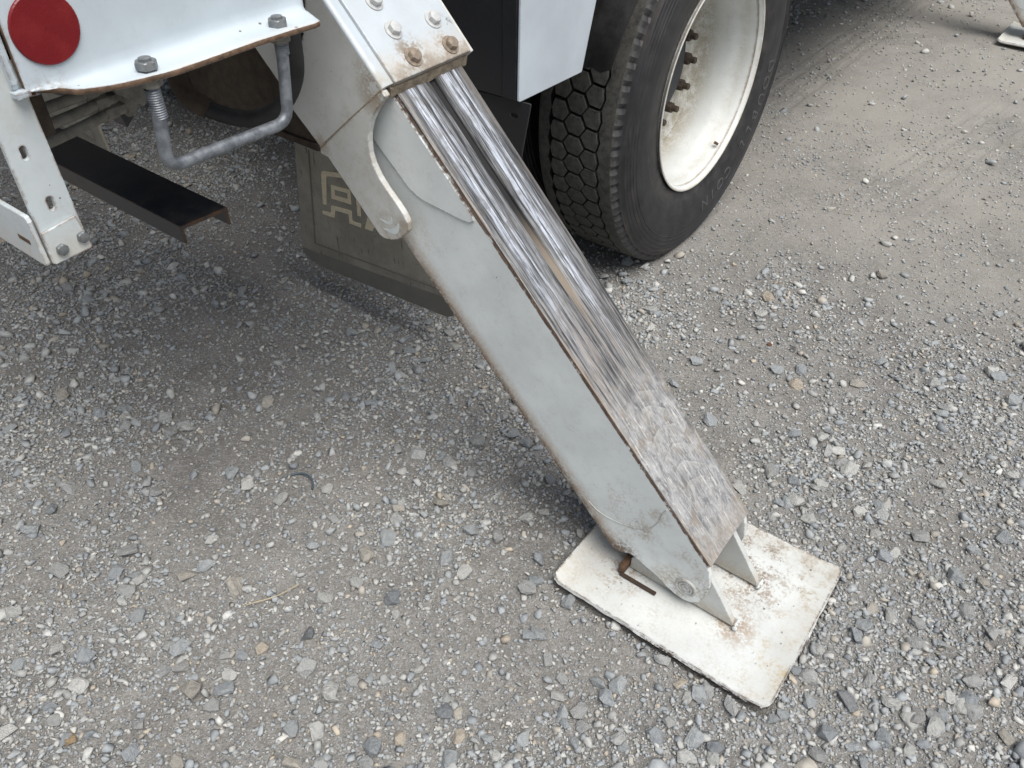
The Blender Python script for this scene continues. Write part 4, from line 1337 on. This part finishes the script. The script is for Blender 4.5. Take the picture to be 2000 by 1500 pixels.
def pour(x, y, d, protos, sink, tilt):
    global v_off
    n = len(x)
    R = rotations(n, tilt)
    which = rng.integers(0, len(protos), n)
    ci = rng.choice(len(STONE_COL), n, p=STONE_P)
    col = STONE_COL[ci] * rng.uniform(0.85, 1.25, (n, 1))
    z = gz(x, y)
    for k, (pv, pf) in enumerate(protos):
        s_ = np.where(which == k)[0]
        if len(s_) == 0:
            continue
        P = np.einsum('nij,vj->nvi', R[s_], pv) * (d[s_] / 2)[:, None, None]
        hgt = P[:, :, 2].max(1)
        P += np.stack([x[s_], y[s_], z[s_] + hgt * (1 - 2 * rng.uniform(sink[0], sink[1], len(s_)))], -1)[:, None, :]
        VV.append(P.reshape(-1, 3))
        FF.append((pf[None] + (np.arange(len(s_)) * len(pv))[:, None, None] + v_off).reshape(-1, 3))
        CC.append(np.repeat(col[s_], len(pv), 0))
        v_off += len(s_) * len(pv)


PA = [proto(8, 0.62, 100 + k, 0.35) for k in range(8)]
PB = [proto(10, 0.6, 200 + k, 0.35) for k in range(12)]
PC = [proto(12, 0.58, 300 + k, 0.35) for k in range(16)]
PD = [proto(16, 0.52, 400 + k, 0.32) for k in range(18)]
PE = [proto(20, 0.52, 500 + k, 0.3) for k in range(18)]
x, y, d, di = scatter(30000, 0.0030, 0.0060, 2.3, 50)
pour(x, y, d, PA, (0.1, 0.45), 0.5)
x, y, d, di = scatter(15000, 0.0060, 0.0105, 3.7, 90)
pour(x, y, d, PB, (0.08, 0.45), 0.45)
x, y, d, di = scatter(4200, 0.0105, 0.018, 6.5, 200)
pour(x, y, d, PC, (0.08, 0.42), 0.35)
x, y, d, di = scatter(680, 0.018, 0.045, 7.0, 250, 2.8)
px = d / di
u_, v_, _z = to_px(np.stack([x, y, np.zeros(len(x))], -1))
px[(u_ < 5) | (u_ > 1995) | (v_ < 5) | (v_ > 1495)] = 0
big = np.argsort(-px)[:275]
rest = np.setdiff1d(np.arange(len(x)), big)
pour(x[rest], y[rest], d[rest], PD, (0.1, 0.42), 0.3)


n_ = 70
gx_, gy_ = rng.uniform(-0.47, -0.05, n_), rng.uniform(0.795, 1.125, n_)
k_ = (abs(gx_ + 0.28) > 0.13) | (gy_ < 0.87)
v0 = len(VV)
pour(gx_[k_], gy_[k_], rng.uniform(0.0018, 0.0042, k_.sum()), PA, (0.05, 0.2), 0.5)
for q in range(v0, len(VV)):
    VV[q][:, 2] += 0.0285 - gz(VV[q][:, 0], VV[q][:, 1])


def stone_material(name, attr):
    g = NT(name)
    if attr:
        base = g.n('ShaderNodeAttribute', attribute_name='tint').outputs['Color']
        ofs = None
        vec = g.P
    else:
        oi = g.n('ShaderNodeObjectInfo')
        base = oi.outputs['Color']
        vec = g.vmath('ADD', g.P, g.n('ShaderNodeCombineXYZ', {0: g.math('MULTIPLY', oi.outputs['Random'], 90.0)}).outputs[0]).outputs[0]
    n1 = g.noise(90 if attr else 2.2, 4, 0.65, vec)
    n2 = g.noise(500 if attr else 9, 4, 0.65, vec)
    col = g.mix(g.rng(n1, 0.3, 0.7), g.mix(1.0, base, (0.82, 0.82, 0.82), 'MULTIPLY'), g.mix(1.0, base, (1.14, 1.13, 1.1), 'MULTIPLY'))
    col = g.mix(g.math('MULTIPLY', g.rng(n2, 0.52, 0.7), 0.35), col, (0.42, 0.40, 0.37))
    col = g.mix(g.math('MULTIPLY', g.rng(n1, 0.5, 0.75), 0.4), col, (0.29, 0.27, 0.235))
    nrm = g.bump(g.math('ADD', g.math('MULTIPLY', n1, 0.6), g.math('MULTIPLY', n2, 0.4)), 0.0008 if attr else 0.06, 0.6)
    return g.done(col, 0.85, 0, nrm, 0.25)


gm = fast_mesh(np.concatenate(VV), np.concatenate(FF), 3)
at = gm.attributes.new('tint', 'FLOAT_COLOR', 'POINT')
cc = np.concatenate(CC)
at.data.foreach_set('color', np.concatenate([cc, np.ones((len(cc), 1))], 1).astype(np.float32).ravel())
gravel = link('gravel', gm, stone_material('loose_gravel', True))
gravel['kind'] = 'stuff'
gravel['label'] = 'loose grey crushed stone scattered over the yard'

M_stone = stone_material('crushed_limestone', False)
stone_me = []
for v, f in PE:
    me = bpy.data.meshes.new('m')
    me.from_pydata([tuple(map(float, q)) for q in v], [], [tuple(map(int, q)) for q in f])
    bm = bmesh.new()
    bm.from_mesh(me)
    bmesh.ops.dissolve_limit(bm, angle_limit=math.radians(10), verts=list(bm.verts), edges=list(bm.edges))
    bmesh.ops.bevel(bm, geom=list(bm.edges), offset=0.03, segments=1, affect='EDGES', clamp_overlap=True)
    bm.to_mesh(me)
    bm.free()
    me.materials.append(M_stone)
    stone_me.append(me)


def stone(x, y, d, label, group=None, shape=None, col=None, long=1.0, rz=None, tilt=0.25, sink=0.22):
    o = bpy.data.objects.new('stone', stone_me[shape if shape is not None else int(rng.integers(len(stone_me)))])
    COL.objects.link(o)
    h = d * 0.27
    o.location = (x, y, float(gz(x, y)) + h * (1 - 2 * sink))
    o.rotation_euler = (rng.normal() * tilt, rng.normal() * tilt, rng.uniform(0, 6.28) if rz is None else rz)
    o.scale = (d / 2 * long, d / 2, d / 2 * rng.uniform(0.85, 1.15))
    c = col if col is not None else STONE_COL[rng.choice(len(STONE_COL), p=STONE_P)] * rng.uniform(0.85, 1.12)
    o.color = (c[0], c[1], c[2], 1)
    o['label'] = label
    o['category'] = 'stone'
    if group:
        o['group'] = group
    return o


def zone(x, y, u, v):
    if abs(x + 0.26) < 0.40 and abs(y - 0.96) < 0.34:
        if x > -0.05:
            return 'beside the right edge of the white foot pad'
        if y < 0.80:
            return 'along the front edge of the white foot pad'
        return 'behind the white foot pad' if y > 1.12 else 'left of the white foot pad'
    if x < -0.95 and y > 0.30:
        if u > 520:
            return 'in the shade right below the mud flap' if v < 690 else 'in the half shade left of the leg' if u > 760 else 'in the shade between flap and wire loop'
        return 'in the shade under the bumper at the left edge' if u < 260 else 'in the shade just below the black channel beam' if v < 640 else 'in the half shade at the left below the beam' if v < 780 else 'at the lower edge of the truck shade'
    if v > 1100:
        return 'in the lower left corner' if u < 420 else 'in the left foreground' if u < 800 else 'in the middle foreground' if u < 1250 else 'in the lower right corner'
    if u < 1000:
        return 'on the gravel left of the leg' if u > 420 else 'on the gravel at the left edge'
    if u < 1600 and v > 480:
        return 'on the ground just below the tyre' if v < 640 else 'on the ground right of the steel face bottom' if v > 800 and u < 1500 else 'on the ground right of the steel face middle' if u < 1430 and v > 690 else 'on the ground between tyre and steel face' if u < 1430 else 'on the ground above the far pad corner'
    return 'on the ground right of the wheel' if v < 560 else 'on the gravel at the lower right edge' if v > 860 else 'on the gravel at the right edge'


def tone(c):
    if c[0] > c[2] * 1.25:
        return 'tan'
    m = (c[0] + c[1] + c[2]) / 3
    return 'dark grey' if m < 0.29 else 'blue grey' if m < 0.375 else 'mid grey' if m < 0.45 else 'pale'


NTH = ['leftmost', 'second from the left', 'third from the left', 'fourth from the left', 'fifth from the left', 'sixth from the left', 'seventh from the left', 'eighth from the left', 'ninth from the left', 'tenth from the left', 'eleventh from the left', 'twelfth from the left']
todo = {}
for k in big:
    xx, yy, dd = float(x[k]), float(y[k]), float(d[k])
    c = STONE_COL[rng.choice(len(STONE_COL), p=STONE_P)] * rng.uniform(1.0, 1.35)
    size = 'large' if dd > 0.030 else 'middling' if dd > 0.0225 else 'small'
    todo.setdefault((size, tone(c), zone(xx, yy, u_[k], v_[k])), []).append((float(u_[k]), xx, yy, dd, c))
for (size, tn, zn), members in todo.items():
    members.sort(key=lambda q: q[0])
    for i, (uu, xx, yy, dd, c) in enumerate(members):
        lab = '%s %s crushed stone %s' % (size, tn, zn)
        if 1 < len(members) <= len(NTH):
            lab = '%s, %s of the %s %s ones' % (lab, NTH[i], size, tn)
        words_ = lab.split()
        if len(words_) > 16:
            lab = '%s %s stone %s, %s of its size and tone' % (size, tn, zn, NTH[i])
        stone(xx, yy, dd, ' '.join(lab.split()[:16]), 'stones ' + zn, None, c)

BLUE, GREY, PALE, SAND = (0.35, 0.37, 0.385), (0.39, 0.395, 0.39), (0.52, 0.51, 0.48), (0.42, 0.31, 0.19)
for (sx, sy, dd, lg, c, lab) in (
        (-1.420, 0.594, 0.034, 1.35, GREY, 'long grey stone lying in the shade left of the leg'),
        (-0.940, 0.062, 0.027, 1.1, SAND, 'orange tan stone near the bottom left corner'),
        (-0.030, 1.390, 0.032, 1.25, PALE, 'pale flat stone to the right of the pad and above its far corner'),
        (-0.170, 0.688, 0.030, 1.15, GREY, 'grey slab stone just below the bottom corner of the foot pad'),
        (-1.195, 0.930, 0.030, 1.0, BLUE, 'blue grey block stone in the shade between leg and flap bottom'),
        (-0.838, 0.330, 0.027, 1.0, BLUE, 'right one of two blocky dark stones side by side in the foreground'),
        (-0.860, 0.312, 0.025, 1.0, GREY, 'left one of two blocky dark stones side by side in the foreground'),
        (-0.775, 0.430, 0.030, 1.1, (0.19, 0.20, 0.21), 'dark oval stone in the middle foreground'),
        (-0.460, 0.480, 0.028, 1.0, (0.50, 0.47, 0.41), 'cream coloured stone at the bottom centre'),
        (-0.395, 1.778, 0.020, 1.2, (0.14, 0.135, 0.13), 'small dark stone lying alone on the dusty ground past the leg'),
        (-0.455, 1.760, 0.015, 1.2, (0.20, 0.09, 0.06), 'small reddish brown pebble past the leg'),
        (0.225, 1.075, 0.040, 1.3, GREY, 'largest grey slab stone at the lower right corner'),
        (0.060, 0.900, 0.040, 1.2, (0.25, 0.26, 0.27), 'large dark grey slab stone to the right of the pad bottom corner'),
        (-0.300, 0.610, 0.034, 1.2, GREY, 'large grey angular stone below the middle of the pad front edge'),
        (-1.545, 0.560, 0.026, 1.1, PALE, 'pale stone of a pair at the left edge'),
        (-1.375, 0.870, 0.024, 1.2, BLUE, 'smooth blue grey stone in the dark shade under the truck'),
        (0.165, 0.945, 0.036, 1.1, (0.34, 0.335, 0.325), 'wide grey stone at the bottom right edge'),
        (-0.905, 0.250, 0.030, 1.2, (0.36, 0.355, 0.345), 'grey wedge stone in the lower left foreground')):
    stone(sx, sy, dd, lab, None, None, c, lg, sink=0.25)

# dry straws
M_straw = plain('dry_straw', (0.46, 0.38, 0.24), 0.7, 0.2, 60)
for pts, rr, lab in ((((-0.910, 0.400, 0.009), (-0.885, 0.437, 0.010), (-0.874, 0.462, 0.008), (-0.863, 0.490, 0.013)), 0.0011, 'thin dry straw lying on the gravel in the lower left'),):
    o = link('straw', tube(catmull([(a, b, c + float(gz(a, b))) for a, b, c in pts], 4), rr, 6), M_straw)
    o['label'] = lab
    o['category'] = 'straw'
ring = [(-1.065 + 0.0 + 0.034 * math.cos(t) * 1.2, 0.655 + 0.040 * math.sin(t), 0.004 + 0.0035 * math.sin((t - 0.5) * 1.6)) for t in np.linspace(0.5, 3.4, 14)]
o = link('wire', tube([(a, b, c + float(gz(a, b))) for a, b, c in ring], 0.0022, 8), plain('blue_grey_plastic', (0.07, 0.10, 0.125), 0.6, 0.25))
o['label'] = 'blue grey bent wire loop half buried in gravel'
o['category'] = 'wire'
